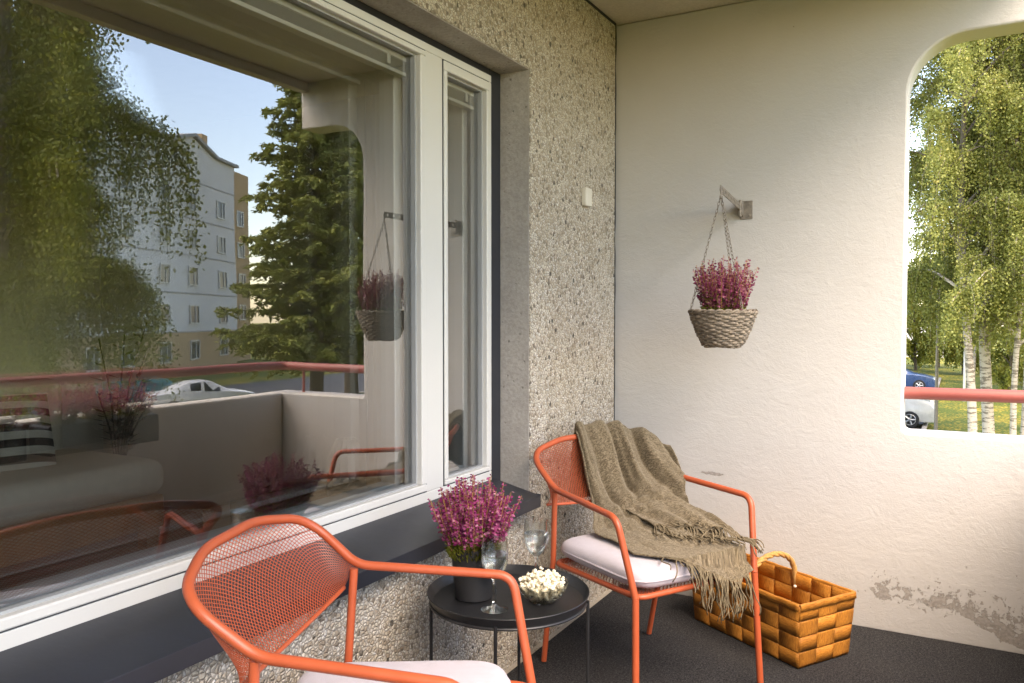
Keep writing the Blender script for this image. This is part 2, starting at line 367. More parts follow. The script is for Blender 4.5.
def quads_mesh(name, centers, us, vs, mat, parent=None, loc=None, diamond=True, tri=False):
    """many small leaf faces in one mesh: centre, half axis u, half axis v"""
    c = np.asarray(centers); u = np.asarray(us); v = np.asarray(vs); n = len(c)
    V = np.stack([c-u, c+v, c+u, c-v] if diamond else [c-u-v, c+u-v, c+u+v, c-u+v], 1).reshape(-1, 3)
    me = bpy.data.meshes.new(name); me.vertices.add(4*n); me.vertices.foreach_set('co', V.astype(np.float32).ravel())
    me.loops.add(4*n); me.loops.foreach_set('vertex_index', np.arange(4*n, dtype=np.int32))
    me.polygons.add(n); me.polygons.foreach_set('loop_start', np.arange(0, 4*n, 4, dtype=np.int32))
    me.update(calc_edges=True); me.materials.append(mat); me.validate()
    return link(name, me, parent, loc)

# ================================================================== SETTING
XW, YE, ZC = -1.391, 3.474, 2.585      # window wall face, end wall face, ceiling
XG, YR = -1.507, 2.627                 # window frame face, reveal edge
ZT, ZB = 2.163, .615                   # window hole top / bottom
XS, XP = .255, .43                     # slab edge, parapet inner face
GZ = -3.05                             # ground below the balcony
YB = -1.9                              # rear end of the balcony
YL = -1.2                              # window hole's far (left) end

lawn = G().box((0, 60, GZ-.1), (600, 600, .2)).build('lawn', M['grass'], smooth=0); lawn['kind'] = 'structure'
asp = G().box((-17.2, 44, GZ-.03), (32, 34, .072)).build('parking_lot', M['asphalt'], smooth=0); asp['kind'] = 'structure'
road = G().box((31, 35, GZ-.03), (11, 110, .076)).build('road', M['asphalt'], smooth=0); road['kind'] = 'structure'
kerb = G(); kerb.bb(-1.2, -1.05, 27, 61, GZ-.1, GZ+.11); kerb.bb(25.2, 25.4, -20, 90, GZ-.1, GZ+.11); kerb.build('kerb', M['floor'], smooth=0, bevel=.02)['kind'] = 'structure'

fl = G().bb(XW-.35, XP+.11, YB, YE+.15, -.2, 0).build('balcony_floor', M['floor'], smooth=0); fl['kind'] = 'structure'
g = G().bb(XW-.10, XS, YB, YE+.15, ZC, ZC+.2); g.bb(XS-.06, XS, YB, YE, ZC-.055, ZC)
ce = g.build('balcony_ceiling', M['slab'], smooth=0, bevel=.008); ce['kind'] = 'structure'

# pebble wall with window hole, reveals and the black joint
M['bowl_glass'] = m_clear('pressed_glass', (.99, 1., .99), 1.30, mixf=.45)
pw = thing('pebble_wall', 'exposed pebble concrete wall around the big window', 'wall', (XW, YE, 0))
L = lambda x, y, z=0: (x-XW, y-YE, z)
g = G(); T = .34
def wb(y0, y1, z0, z1): g.bb(-T, 0, y0-YE, y1-YE, z0, z1)
wb(YR, YE-.022, 0, ZC); wb(YL, YR, 0, ZB-.06); wb(YL, YR, ZT, ZC); wb(YB, YL, 0, ZC)
g.build('wall', M['pebble'], pw, smooth=0)
# smooth concrete lining of the reveal: jamb and head, 3 mm proud inside the hole
g = G(); g.bb(-.125, -.004, YR-.004-YE, YR+.0-YE, ZB-.05, ZT+.0); g.bb(-.125, -.004, YL-YE, YR-.004-YE, ZT-.004, ZT)
g.build('reveal_lining', M['reveal'], pw, smooth=0)
G().tube([(-.012, -.011, z) for z in np.linspace(.0, ZC, 90)], [.013+.0035*noise.noise((0, 0, z*9)) for z in np.linspace(0, ZC, 90)], 8).build('corner_joint', M['seal'], pw)
G().tube([(-.004, y-YE, ZC-.004) for y in np.linspace(YB+.05, YE-.02, 60)], .009, 8).build('ceiling_joint', M['seal'], pw)

# end wall: slab with a rounded opening
ew = thing('end_wall', 'off white rendered end wall with a rounded opening and peeling paint near the floor', 'wall', (0, YE, 0))
hx, zt, zb, rc = -.190, 2.322, .80, .205
poly = [(XW-.36, 0), (XP+.12, 0), (XP+.12, zb), (hx+.012, zb), (hx, zb+.012)]
for k in range(13):
    a = PI - k/12*PI/2; poly.append((hx+rc+rc*math.cos(a), zt-rc+rc*math.sin(a)))
poly += [(XS, zt+.003), (XS, ZC), (XW-.36, ZC)]
import bmesh
def face_solid(name, poly, y0, y1, mat, parent, bevel=0):
    bm = bmesh.new(); vs = [bm.verts.new((x, y0, z)) for x, z in poly]; f = bm.faces.new(vs)
    r = bmesh.ops.extrude_face_region(bm, geom=[f])
    for v in r['geom']:
        if isinstance(v, bmesh.types.BMVert): v.co.y = y1
    bmesh.ops.recalc_face_normals(bm, faces=bm.faces)
    me = bpy.data.meshes.new(name); bm.to_mesh(me); bm.free(); me.materials.append(mat); me.shade_smooth(); me.set_sharp_from_angle(angle=R(30))
    return link(name, me, parent, bevel=bevel)
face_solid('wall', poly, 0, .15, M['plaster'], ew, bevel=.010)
rw = G().bb(XW-.3, XP+.12, YB-.15, YB, 0, ZC).build('added_rear_wall', M['plain'], smooth=0); tag(rw, 'unseen off white rendered wall, added behind the camera for plausible lighting', 'wall')  # unseen end wall, added for plausible lighting; its pale render bounces fill
pp = G().bb(XP, XP+.115, YB, YE, 0, .80).build('parapet', M['plain'], smooth=0, bevel=.012); tag(pp, 'rendered concrete balustrade along the open side of the balcony', 'parapet')

rl = thing('handrail', 'faded red tubular handrail bending across the rounded opening and along the balustrade', 'railing', (XP+.06, YE+.075, .8))
g = G(); zr = .962-.8
g.tube(fillet([(hx-.01-XP-.06, 0, zr-.012), (0, 0, zr-.006), (0, YB-YE+.02, zr+.035)], .07, 8), .0245, 16, cap=True).build('rail', M['red'], rl)
for yy in (-2.9, -4.4): G().tube([(0, yy, .0), (0, yy, zr-.0)], .011, 10).build('post', M['red'], rl)
G().tube([(-.16, 0, 0), (-.16, 0, zr-.02)], .008, 8).build('post', M['red'], rl)

cp = G().bb(XW+.030, XP, YB, YE-.004, .0, .008)
cp = cp.build('carpet', M['carpet'], smooth=0, loc=None); tag(cp, 'charcoal needle felt carpet covering the balcony floor', 'carpet')

# ------------------------------------------------------------------ window
wn = thing('window', 'wide white framed window with a narrow side casement and black steel sill', 'window', (XG, YR, ZB))
def wl(x, y, z): return (x-XG, y-YR, z-ZB)
def wbox(g, x0, x1, y0, y1, z0, z1): g.bb(x0-XG, x1-XG, y0-YR, y1-YR, z0-ZB, z1-ZB)
yL, yM0, yM1, yC1, yF1 = YL+.06, 2.095, 2.249, 2.502, 2.543
zF0, zF1 = .648, 2.132; zG0, zG1 = .712, 2.085
g = G()                        # black surround
wbox(g, XG-.05, XG-.008, yF1, YR-.004, zF0-.02, ZT-.004); wbox(g, XG-.05, XG-.0085, YL, yF1, zF1, ZT-.004)
g.build('surround', M['black'], wn, smooth=0, bevel=.002)
g = G()                        # fixed white frame
D = .16
wbox(g, XG-D, XG, yL-.06, yF1, zF0, zF0+.036); wbox(g, XG-D, XG, yL-.06, yF1, zF1-.026, zF1)
wbox(g, XG-D, XG, yC1+.021, yF1, zF0+.036, zF1-.026); wbox(g, XG-D, XG, yL-.06, yL-.03, zF0+.036, zF1-.026)
wbox(g, XG-D, XG, yM0+.032, yM1-.024, zF0+.036, zF1-.026)
g.build('frame', M['white'], wn, smooth=0, bevel=.003)
def sash(name, y0, y1, w0, w1, bot, top, gz0, gz1):
    g = G(); z0, z1 = zF0+.040, zF1-.030
    wbox(g, XG-.055, XG+.006, y0, y1, z0, gz0); wbox(g, XG-.055, XG+.006, y0, y1, gz1, z1)
    wbox(g, XG-.055, XG+.006, y0, y0+w0, gz0, gz1); wbox(g, XG-.055, XG+.006, y1-w1, y1, gz0, gz1)
    s = g.build(name, M['white'], wn, smooth=0, bevel=.004)
    g = G(); a, b = y0+w0, y1-w1; e = .006
    wbox(g, XG-.032, XG-.014, a, b, gz0, gz0+e); wbox(g, XG-.032, XG-.014, a, b, gz1-e, gz1); wbox(g, XG-.032, XG-.014, a, a+e, gz0+e, gz1-e); wbox(g, XG-.032, XG-.014, b-e, b, gz0+e, gz1-e)
    g.build('glazing_bead', M['bead'], s, smooth=0)
    gs = G(); q_ = .0034  # dark strips put in as the shadow lines between sash and frame
    for aa, bb_, cc, dd in ((y0-q_, y0-.0005, z0, z1), (y1+.0005, y1+q_, z0, z1), (y0-q_, y1+q_, z0-q_, z0-.0005), (y0-q_, y1+q_, z1+.0005, z1+q_)): wbox(gs, XG-.02, XG+.0012, aa, bb_, cc, dd)
    gs.build('gap_shade', M['gap_shade'], s, smooth=0)
    # single sheet of glass
    pg = G(); x = XG-.03-XG
    pg.v = [(x, a-YR, gz0-ZB), (x, b-YR, gz0-ZB), (x, b-YR, gz1-ZB), (x, a-YR, gz1-ZB)]; pg.f = [(0, 1, 2, 3)]
    pg.build('pane', M['pane'], s, smooth=0, fix=False)
    # inner sash and its pane
    g = G(); i0, i1 = a-.0, b+.0; q = .022
    wbox(g, XG-.145, XG-.085, y0+.004, i0+q, z0, z1); wbox(g, XG-.145, XG-.085, i1-q, y1-.004, z0, z1)
    wbox(g, XG-.145, XG-.085, i0+q, i1-q, z0, gz0+.003); wbox(g, XG-.145, XG-.085, i0+q, i1-q, gz1-q*.4, z1)
    si = g.build('inner_sash', M['white'], wn, smooth=0, bevel=.004)
    pg = G(); x = -.123; pg.v = [(x, i0-YR, gz0-ZB), (x, i1-YR, gz0-ZB), (x, i1-YR, gz1-ZB), (x, i0-YR, gz1-ZB)]; pg.f = [(0, 1, 2, 3)]
    pg.build('pane', M['pane_in'], si, smooth=0, fix=False)
    # folded blind between the panes
    g = G(); wbox(g, XG-.078, XG-.046, a+.004, b-.004, gz1-.020, gz1-.002); bl = g.build('blind', M['white'], wn, smooth=0, bevel=.002)
    g = G()
    for k in range(9): wbox(g, XG-.076, XG-.048, a+.01, b-.01, gz1-.0235-k*.0036, gz1-.022-k*.0036)
    g.build('slat_stack', M['bead'], bl, smooth=0)
    g = G(); wbox(g, XG-.077, XG-.047, a+.006, b-.006, gz1-.066, gz1-.054); g.build('bottom_rail', M['white'], bl, smooth=0, bevel=.002)
    g = G()
    for yy in ([b-.10, b-.95] if b-a > 1 else [b-.06]): wbox(g, XG-.046, XG-.041, yy-.008, yy+.008, gz1-.05, gz1-.02)
    g.build('cord_clip', M['white'], bl, smooth=0, bevel=.002)
sash('fixed_sash', yL-.026, yM0+.028, .04, .028, 0, 0, zG0, zG1)
sash('casement', yM1-.020, yC1+.017, .020, .017, 0, 0, .705, 2.070)
# sill: sloping steel with folded front and a notch at the reveal
xo = -1.322
g = G(); prof = [(XG-.03, .655), (XG-.004, .648), (xo, .604), (xo, .566), (xo+.006, .566), (xo+.006, .608), (XG-.004, .652), (XG-.03, .659)]
g.prism([(a-XG, b-ZB) for a, b in reversed(prof[4:]+prof[:4])], 'y', YL-YR, 2.565-YR)
g.box((-.055, 2.568-YR, .618-ZB), (.10, .004, .06)); g.bb(xo-.06-XG, xo+.006-XG, 2.565-YR, 2.569-YR, .566-ZB, .612-ZB)
g.build('sill', M['black'], wn, smooth=25, bevel=.0015)
wbx = thing('junction_box', 'small ivory plastic box high on the pebble wall beside the corner', 'junction box', (XW, 3.115, 1.755))
G().bb(0, .022, -.032, .032, -.038, .038).build('cover', M['greypl'], wbx, smooth=0, bevel=.004)

# ------------------------------------------------------------------ room behind the glass
rx0 = -5.4
g = G(); g.bb(rx0, XW-.34, -2.2, 3.6, -.25, -.05); g.build('room_floor', M['roomfloor'], smooth=0)['kind'] = 'structure'
g = G(); g.bb(rx0, XW-.34, -2.2, 3.6, 2.5, 2.6); g.build('room_ceiling', M['room'], smooth=0)['kind'] = 'structure'
for nm, (a, b, c, d) in dict(far=(rx0-.1, rx0, -2.3, 3.7), one=(rx0, XW-.34, 3.6, 3.7), two=(rx0, XW-.34, -2.3, -2.2)).items():
    w = G().bb(a, b, c, d, -.05, 2.5).build('room_wall', M['room'], smooth=0); w['kind'] = 'structure'

# ================================================================== ARMCHAIRS
CH = dict(wf=.577, dF=.232, ha=.641, wr=.529, dR=-.144, hr=.657, wt=.528, dT=-.269, hb=.784, bow=.066, wb=.556, dB=-.180, hB=.600)
TR_ = .0108
def lattice(S, nu, nv, k=.72):
    """perforated sheet: diamond holes over the surface S(u,v)"""
    g = G(); idx = {}
    def P(i, j):
        if (i, j) not in idx: idx[(i, j)] = len(g.v); g.v.append(tuple(S(i/(2*nu), j/(2*nv))))
        return idx[(i, j)]
    for j in range(1, 2*nv):
        for i in range(1, 2*nu):
            if (i+j) % 2: continue
            c = np.array(S(i/(2*nu), j/(2*nv)))
            o = [P(i-1, j), P(i, j-1), P(i+1, j), P(i, j+1)]; b = len(g.v)
            for q in o: g.v.append(tuple(c+(np.array(g.v[q])-c)*k))
            for m in range(4): g.f.append((o[m], o[(m+1) % 4], b+(m+1) % 4, b+m))
    return g
def make_armchair(label, loc, rot):
    c = CH; t = thing('armchair', label, 'armchair', loc, rot, 'orange armchairs on the balcony')
    Pt = lambda s, d, w, z: (d, s*w/2, z)
    S_ = lambda s: (c['dF']+.05, s*(c['wf']/2-.035), .40)
    half = lambda s: [S_(s), Pt(s, c['dF'], c['wf'], c['ha']), Pt(s, c['dR'], c['wr'], c['hr']), Pt(s, c['dT']-.008, c['wt']+.040, c['hb']-.022)]
    mid = [(c['dT']-c['bow']+.006, .11, c['hb']+.013), (c['dT']-c['bow']+.006, -.11, c['hb']+.013)]
    ctrl = half(1)+mid+half(-1)[::-1]
    rad = [0, .050, .10, .10, .30, .30, .10, .10, .050, 0]
    path = fillet(ctrl, rad, 9)
    G().tube(path, TR_, 14, cap=False).build('arm_rail', M['orange'], t)
    for s in (1, -1):
        a = S_(s); foot = (c['dF']+.07, s*(c['wf']/2-.022), .012)
        lg = G().tube([a, foot], TR_, 14).build('leg', M['orange'], t)
        G().tube([foot, (foot[0], foot[1], .008)], TR_*1.05, 12).build('foot_cap', M['tray'], lg)
        jr = (c['dR']-.006, s*c['wr']/2-s*.004, c['hr']-.008); kn = (c['dR']-.022, s*(c['wr']/2-.008), .40); ft = (c['dR']-.10, s*(c['wr']/2-.02), .012)
        lg = G().tube(fillet([jr, kn, ft], .10), TR_*.92, 14).build('leg', M['orange'], t)
        G().tube([ft, (ft[0], ft[1], .008)], TR_, 12).build('foot_cap', M['tray'], lg)
    fr = [(c['dF']+.05, .240, .400), (c['dF']+.05, -.240, .400), (c['dR']-.022, -.250, .392), (c['dR']-.022, .250, .392)]
    G().tube(fillet([((fr[0][0]+fr[3][0])/2, .245, .396)]+fr+[((fr[0][0]+fr[3][0])/2, .245, .396)], .04)[:-1], TR_*.85, 12, closed=True).build('seat_frame', M['orange'], t)
    lattice(lambda u, v: (-.165+.455*u, (-.24+.02*u)*(1-2*v), .398), 30, 30).build('seat', M['orange'], t, smooth=0, solid=.001)
    # backrest sheet between the rail and its own lower edge
    top = [p for p in path]
    i0 = min(range(len(top)), key=lambda i: (top[i]-Vector(half(1)[2])).length); i1 = min(range(len(top)), key=lambda i: (top[i]-Vector(half(-1)[2])).length)
    seg = top[i0:i1+1]; cum = [0]
    for a, b in zip(seg, seg[1:]): cum.append(cum[-1]+(b-a).length)
    def topc(u):
        x = u*cum[-1]
        for k in range(len(cum)-1):
            if cum[k+1] >= x: f = (x-cum[k])/max(1e-9, cum[k+1]-cum[k]); return np.array(seg[k].lerp(seg[k+1], f))
        return np.array(seg[-1])
    def botc(u):
        q = 1-(2*u-1)**2
        return np.array((c['dB']-.012*q, c['wb']/2*(1-2*u)*.985, c['hB']-.014*q))
    def S(u, v):
        a, b = topc(u), botc(u); p = a*(1-v)+b*v; bulge = math.sin(PI*v)*(1-abs(2*u-1)**3)
        p[0] -= .018*bulge; p[2] -= .004; return p
    lattice(S, 52, 21, .82).build('backrest', M['orange'], t, smooth=0, solid=.0009)
    G().tube([botc(k/40)+np.array((0, 0, -.004)) for k in range(41)], .0050, 8).build('back_rail', M['orange'], t)
    return t
N_LOC, N_ROT = (-1.034, 1.297, 0), .3663
F_LOC, F_ROT = (-.9596, 2.6385, 0), -.53
ch0 = make_armchair('orange armchair with an uncovered mesh back standing closest to the camera', N_LOC, N_ROT)
ch1 = dup(ch0, F_LOC, F_ROT, 'orange armchair in the corner with a wool throw over its back')
# seat cushions
def cushion_mesh():
    g = G(); nx, ny = 34, 34
    def top(u, v, sgn):
        a, b = -math.cos(PI*u), -math.cos(PI*v)
        e = lambda q: math.copysign(1-(1-abs(q))**1.0, q)
        # rounded-square outline
        r = (abs(a)**7+abs(b)**7)**(1/7); k = 1.0 if r == 0 else max(abs(a), abs(b))/r
        x, y = a*k*.236, b*k*(.246-.004*a)
        edge = max(abs(a), abs(b)); h = math.sqrt(max(0, 1-edge**16))
        z = sgn*(.032*h+.008*(1-a*a)*(1-b*b))+.0016*noise.noise((x*14, y*14, sgn))
        return (x, y, z)
    g.grid(lambda u, v: top(u, v, 1), nx, ny); g.grid(lambda u, v: top(1-u, v, -1), nx, ny)
    return g
cz = .445
def place_cushion(first, loc, rot, label):
    p = Vector((.055, 0, 0)); c, s = math.cos(rot), math.sin(rot); L_ = (loc[0]+p.x*c, loc[1]+p.x*s, cz)
    if first is None:
        t = thing('seat_cushion', label, 'cushion', L_, rot, 'seat cushions')
        G.build(cushion_mesh(), 'cover', M['cushion'], t, smooth=180)
        pts = []
        for k in range(60):
            a = 2*PI*k/60; q = (abs(math.cos(a))**7+abs(math.sin(a))**7)**(-1/7)
            pts.append((q*math.cos(a)*.237, q*math.sin(a)*.247, -.001))
        G().tube(pts, .0032, 6, closed=True).build('piping', M['cushion'], t)
        return t
    return dup(first, L_, rot, label)
cu = place_cushion(None, (N_LOC[0]+.020, N_LOC[1]-.066, 0), N_ROT+.20, 'pale lilac seat cushion on the armchair closest to the camera, cut by the picture edge')
place_cushion(cu, F_LOC, F_ROT, 'pale lilac seat cushion on the corner armchair, half under the wool throw')

# ------------------------------------------------------------------ wool throw (chair coordinates: d forward, s to the chair's left, z up)
def make_throw():
    t = thing('throw_blanket', 'olive brown wool throw with fringes draped over the corner armchair', 'blanket', F_LOC, F_ROT)
    # columns from the chair's right to its left; rows run behind the back -> over the rail -> lap -> front hem
    cols = [
     [(-.355,-.07,.56),(-.365,-.075,.70),(-.335,-.08,.800),(-.285,-.095,.745),(-.235,-.115,.655),(-.175,-.125,.56),(-.085,-.135,.50),(.05,-.140,.487),(.165,-.165,.484)],
     [(-.37,-.02,.55),(-.385,-.025,.72),(-.352,-.035,.832),(-.280,-.055,.745),(-.228,-.075,.645),(-.165,-.085,.56),(-.07,-.08,.505),(.09,-.085,.490),(.245,-.105,.484)],
     [(-.37,.05,.55),(-.385,.045,.72),(-.352,.030,.822),(-.278,.010,.745),(-.222,-.005,.645),(-.155,-.010,.57),(-.05,-.005,.515),(.12,-.02,.494),(.290,-.045,.478)],
     [(-.37,.11,.55),(-.385,.110,.72),(-.350,.100,.828),(-.272,.080,.745),(-.212,.065,.650),(-.142,.055,.585),(-.03,.060,.525),(.14,.045,.500),(.312,.015,.452)],
     [(-.35,.18,.56),(-.360,.180,.71),(-.325,.170,.815),(-.258,.145,.745),(-.195,.130,.660),(-.122,.120,.600),(-.01,.120,.535),(.16,.105,.503),(.322,.070,.425)],
     [(-.30,.24,.60),(-.30,.245,.70),(-.262,.235,.792),(-.218,.205,.742),(-.165,.190,.670),(-.100,.180,.610),(.01,.175,.545),(.17,.160,.508),(.325,.130,.415)],
     [(-.20,.305,.62),(-.20,.310,.68),(-.180,.292,.738),(-.140,.285,.705),(-.095,.272,.668),(-.055,.245,.610),(.03,.215,.550),(.17,.208,.515),(.318,.198,.432)],
    ]
    A = np.array(cols, float); A[:, 2, 2] += .016; A[:, 3, 0] += .014; A[:, 4, 0] += .022; A[:, 5, 0] += .012; A[:, 3, 2] += .008
    A[0, 1:6, 1] += .034; A[1, 1:6, 1] += .018; A[2:, 8, 0] += .012; A[:, 7, 2] += .010
    def base(u, v):
        rows = [catmull([A[k, j] for k in range(A.shape[0])], u) for j in range(A.shape[1])]
        return catmull(rows, v)
    NU, NV = 130, 120
    B = np.array([[base(i/NU, j/NV) for i in range(NU+1)] for j in range(NV+1)])
    du = np.gradient(B, axis=1); dv = np.gradient(B, axis=0); nn = np.cross(du, dv); nn /= np.linalg.norm(nn, axis=2, keepdims=True)+1e-9
    if nn[60, 48, 2] < 0: nn = -nn
    Z = np.zeros((NV+1, NU+1))
    for j in range(NV+1):
        v = j/NV
        amp = .038*(.16+.84*min(1, max(0, (v-.20)/.18))) * (1 if v < .56 else max(.18, 1-(v-.56)/.25))
        for i in range(NU+1):
            u = i/NU; w = u*4.1+.45*math.sin(v*4.2+.6)*(.4+u)+.35*noise.noise((u*3, v*3, 4))
            f = math.cos(2*PI*w); ridge = (1-abs(math.sin(PI*w)))  # sharp valleys
            k = .75*(.5*f+.5-math.exp(-((w % 1)-.5)**2/.016)*.8-.45)+.25*math.sin(2*PI*(w*2.3+.3))*.5
            Z[j, i] = amp*k*(.7+.6*noise.noise((u*2.3, v*2, 9))) + .006*noise.noise((u*7, v*9, 2))+.003*noise.noise((u*22, v*26, 5))
            # gathering creases across the lap
            lap = math.exp(-((v-.66)/.09)**2); Z[j, i] += .012*lap*math.sin(2*PI*(v*9+u*2.2+.5*noise.noise((u*4, v*4, 1))))
    V = B+nn*Z[..., None]
    V[..., 2] = np.where((V[..., 0] > -.14) & (V[..., 0] < .292), np.maximum(V[..., 2], .4945), V[..., 2])
    g = G(); g.grid(lambda a, b: V[int(round(b*NV)), int(round(a*NU))], NU, NV, uv=lambda a, b: (a*.42, b*1.0))
    body = g.build('cloth', M['throw'], t, smooth=180, solid=.005)
    rnd = random.Random(5)
    def fringe(hem, n, lmin, lmax, out, name, floor_z=None, rest=0.0):
        g = G()
        for k in range(n):
            u = (k+.5*rnd.random())/n; p = np.array(catmull(hem, u), float); L_ = rnd.uniform(lmin, lmax)
            dirv = np.array(out, float)+np.array((rnd.gauss(0, .25), rnd.gauss(0, .35), rnd.gauss(0, .12))); dirv /= np.linalg.norm(dirv)
            tw = rnd.uniform(0, 6); r = rnd.uniform(.0020, .0032); pts = []; vel = dirv.copy()
            for q in range(11):
                x = q/10; pts.append(tuple(p+np.array((math.sin(tw+q*.9), math.cos(tw*1.3+q*.8), 0))*.0022*x*3))
                over = (p[0] < .300 and -.24 < p[1] < .245)
                vel = vel+np.array((0, 0, -.42)); vel /= np.linalg.norm(vel)
                if over and floor_z is not None and p[2] < floor_z(p): vel[2] = max(vel[2], 0)+.02; vel[0] += .12
                vel[1] += rnd.gauss(0, .10); vel[0] += rnd.gauss(0, .05); vel /= np.linalg.norm(vel)
                p = p+vel*L_/10
            g.tube(pts, [r*(1-.35*(q/10)) for q in range(11)], 5)
        return g.build(name, M['throw_yarn'], t, smooth=180)
    seatz = lambda p: .497+.004*rnd.random()
    hem = [tuple(V[NV, i]) for i in range(0, NU+1, 10)]
    fringe(hem[2:6], 16, .07, .11, (.8, .0, .05), 'fringe', seatz)
    fringe(hem[5:13], 46, .10, .145, (.45, .0, -.6), 'fringe', seatz)
    # upper folded layer that ends in a fringe on the lap
    up_cols = [[(-.150,.015,.585),(-.09,.03,.548),(-.03,.04,.530),(.03,.035,.522)],
               [(-.140,.07,.600),(-.07,.08,.565),(.00,.085,.545),(.075,.080,.528)],
               [(-.120,.12,.612),(-.04,.125,.575),(.04,.125,.552),(.125,.120,.530)],
               [(-.090,.17,.622),(-.01,.17,.582),(.08,.165,.556),(.18,.160,.532)],
               [(-.065,.215,.612),(.03,.212,.580),(.12,.208,.556),(.225,.205,.528)],
               [(-.050,.236,.585),(.04,.232,.560),(.13,.230,.545),(.24,.226,.510)]]
    U = np.array(up_cols)
    def ub(u, v): return catmull([catmull([U[k, j] for k in range(6)], u) for j in range(4)], v)
    W = np.array([[ub(i/50, j/30) for i in range(51)] for j in range(31)])
    for j in range(31):
        for i in range(51):
            u, v = i/50, j/30
            W[j, i, 2] += .007*math.sin(2*PI*(u*3.2+.25*math.sin(v*3)))*(.4+v)+.006*noise.noise((u*6, v*6, 3))+.003*noise.noise((u*18, v*16, 7)) - .02*(1-v)**3
            W[j, i, 0] += .022*v*noise.noise((u*5, 1, 2))
    g = G(); g.grid(lambda a, b: W[int(round(b*30)), int(round(a*50))], 50, 30, uv=lambda a, b: (a*.2+.5, b*.26))
    g.build('folded_end', M['throw'], t, smooth=180, solid=.006)
    hem2 = [tuple(W[30, i]) for i in range(0, 51, 5)]
    fringe(hem2, 62, .08, .13, (.70, -.10, .0), 'fringe', lambda p: .512+.03*max(0, (.3-p[0]))+.006*rnd.random())
    # two loose curls of yarn
    g = G()
    for k in range(6):
        c0 = np.array(ub(.25+.09*k, .93)); rr = rnd.uniform(.014, .024); a0 = rnd.uniform(0, 6)
        g.tube([tuple(c0+np.array((rr*math.cos(a0+q*.42), rr*1.2*math.sin(a0+q*.42), .008+.004*math.sin(q*.8)))) for q in range(13)], .0026, 5)
    g.build('fringe', M['throw_yarn'], t, smooth=180)
    return t
M['throw_yarn'] = simple('olive_yarn', (.18, .142, .09), .95, .35, 60., spec=.1, bump=.001, bscale=500)
make_throw()

# ------------------------------------------------------------------ side table
TB = (-1.078, 1.908); TZ = .478
tb = thing('side_table', 'round black steel tray table between the two armchairs', 'table', (*TB, 0))
g = G(); g.lathe([(.0, TZ-.0015), (.205, TZ-.0015), (.209, TZ+.0005), (.2215, TZ+.0235), (.2225, TZ+.0250), (.2235, TZ+.0235), (.212, TZ-.004), (.205, TZ-.006), (0, TZ-.006)], 72)
g.build('tray', M['tray'], tb, smooth=50)
for k in range(4):
    a = R(-69+90*k); x, y = .219*math.cos(a), .219*math.sin(a)
    G().tube([(x, y, TZ+.004), (x, y, .008)], .0048, 10).build('leg', M['tray'], tb)
G().tube([(.2145*math.cos(2*PI*k/60), .2145*math.sin(2*PI*k/60), TZ-.0035) for k in range(60)], .0040, 8, closed=True).build('ring', M['tray'], tb)

def heather(rng, n, rad, hgt, spread, base_z, mat_f, parent, drop=.0, green=1.0, seg=(30, 44)):
    C_, U_, V_ = [], [], []; GC, GU, GV = [], [], []; st = G()
    for k in range(n):
        rr = rad*math.sqrt((k+.5)/n)*rng.uniform(.85, 1.05); a = k*2.39996+rng.uniform(-.2, .2)
        b = np.array((rr*.55*math.cos(a), rr*.55*math.sin(a), base_z)); lean = spread*(rr/rad)
        h = hgt*(1.0-.30*(rr/rad)**2)*rng.uniform(.70, 1.10)
        tip = b+np.array((math.cos(a)*lean*h, math.sin(a)*lean*h, h))+np.array((rng.gauss(0, .010), rng.gauss(0, .010), 0))
        midp = (b+tip)/2+np.array((math.cos(a), math.sin(a), 0))*lean*h*.12
        pt = lambda t: b*(1-t)**2+midp*2*t*(1-t)+tip*t*t
        st.tube([tuple(pt(t)) for t in (0, .33, .66, 1)], .0009, 4, cap=False)
        m = rng.randint(*seg)
        for q in range(m):
            t = .30+.70*(q+rng.random())/m; p = pt(t); wdt = .0085*(1.15-t*.75)+.002
            aa = rng.uniform(0, 2*PI); off = np.array((math.cos(aa), math.sin(aa), rng.uniform(-.5, .35)))*wdt
            d = np.array((math.cos(aa), math.sin(aa), rng.uniform(-.6, .3))); d /= np.linalg.norm(d); e = np.cross(d, (rng.gauss(0, 1), rng.gauss(0, 1), rng.gauss(0, 1))); e /= np.linalg.norm(e)+1e-9
            s = rng.uniform(.0034, .0056)*(1.15-.4*t)
            C_.append(p+off); U_.append(d*s*1.25); V_.append(e*s)
        for q in range(int(16*green)):
            t = rng.uniform(.10, .55); p = pt(t); aa = rng.uniform(0, 2*PI); d = np.array((math.cos(aa), math.sin(aa), .5)); d /= np.linalg.norm(d)
            e = np.cross(d, (rng.gauss(0, 1), rng.gauss(0, 1), 1)); e /= np.linalg.norm(e)+1e-9
            GC.append(p+d*.007); GU.append(d*.0075); GV.append(e*.0018)
    for q in range(int(n*9*green)):
        rr = rad*.72*math.sqrt(rng.random()); a = rng.uniform(0, 2*PI); d = np.array((math.cos(a)*.5, math.sin(a)*.5, rng.uniform(.1, 1))); d /= np.linalg.norm(d)
        e = np.cross(d, (rng.gauss(0, 1), rng.gauss(0, 1), .2)); e /= np.linalg.norm(e)+1e-9
        GC.append(np.array((rr*math.cos(a), rr*math.sin(a), base_z+rng.uniform(-.004, .045)))); GU.append(d*.011); GV.append(e*.0026)
    quads_mesh('blossoms', C_, U_, V_, mat_f, parent); quads_mesh('foliage', GC, GU, GV, M['heathgreen'], parent)
    st.build('stems', M['sofawood'], parent)
hp = thing('potted_heather', 'pink heather in a black pot on the tray table', 'potted plant', (-1.168, 1.872, TZ))
g = G(); g.lathe([(0, .001), (.050, .001), (.052, .003), (.063, .140), (.063, .147), (.060, .147), (.056, .125), (0, .125)], 48); g.build('pot', M['pot'], hp, smooth=40)
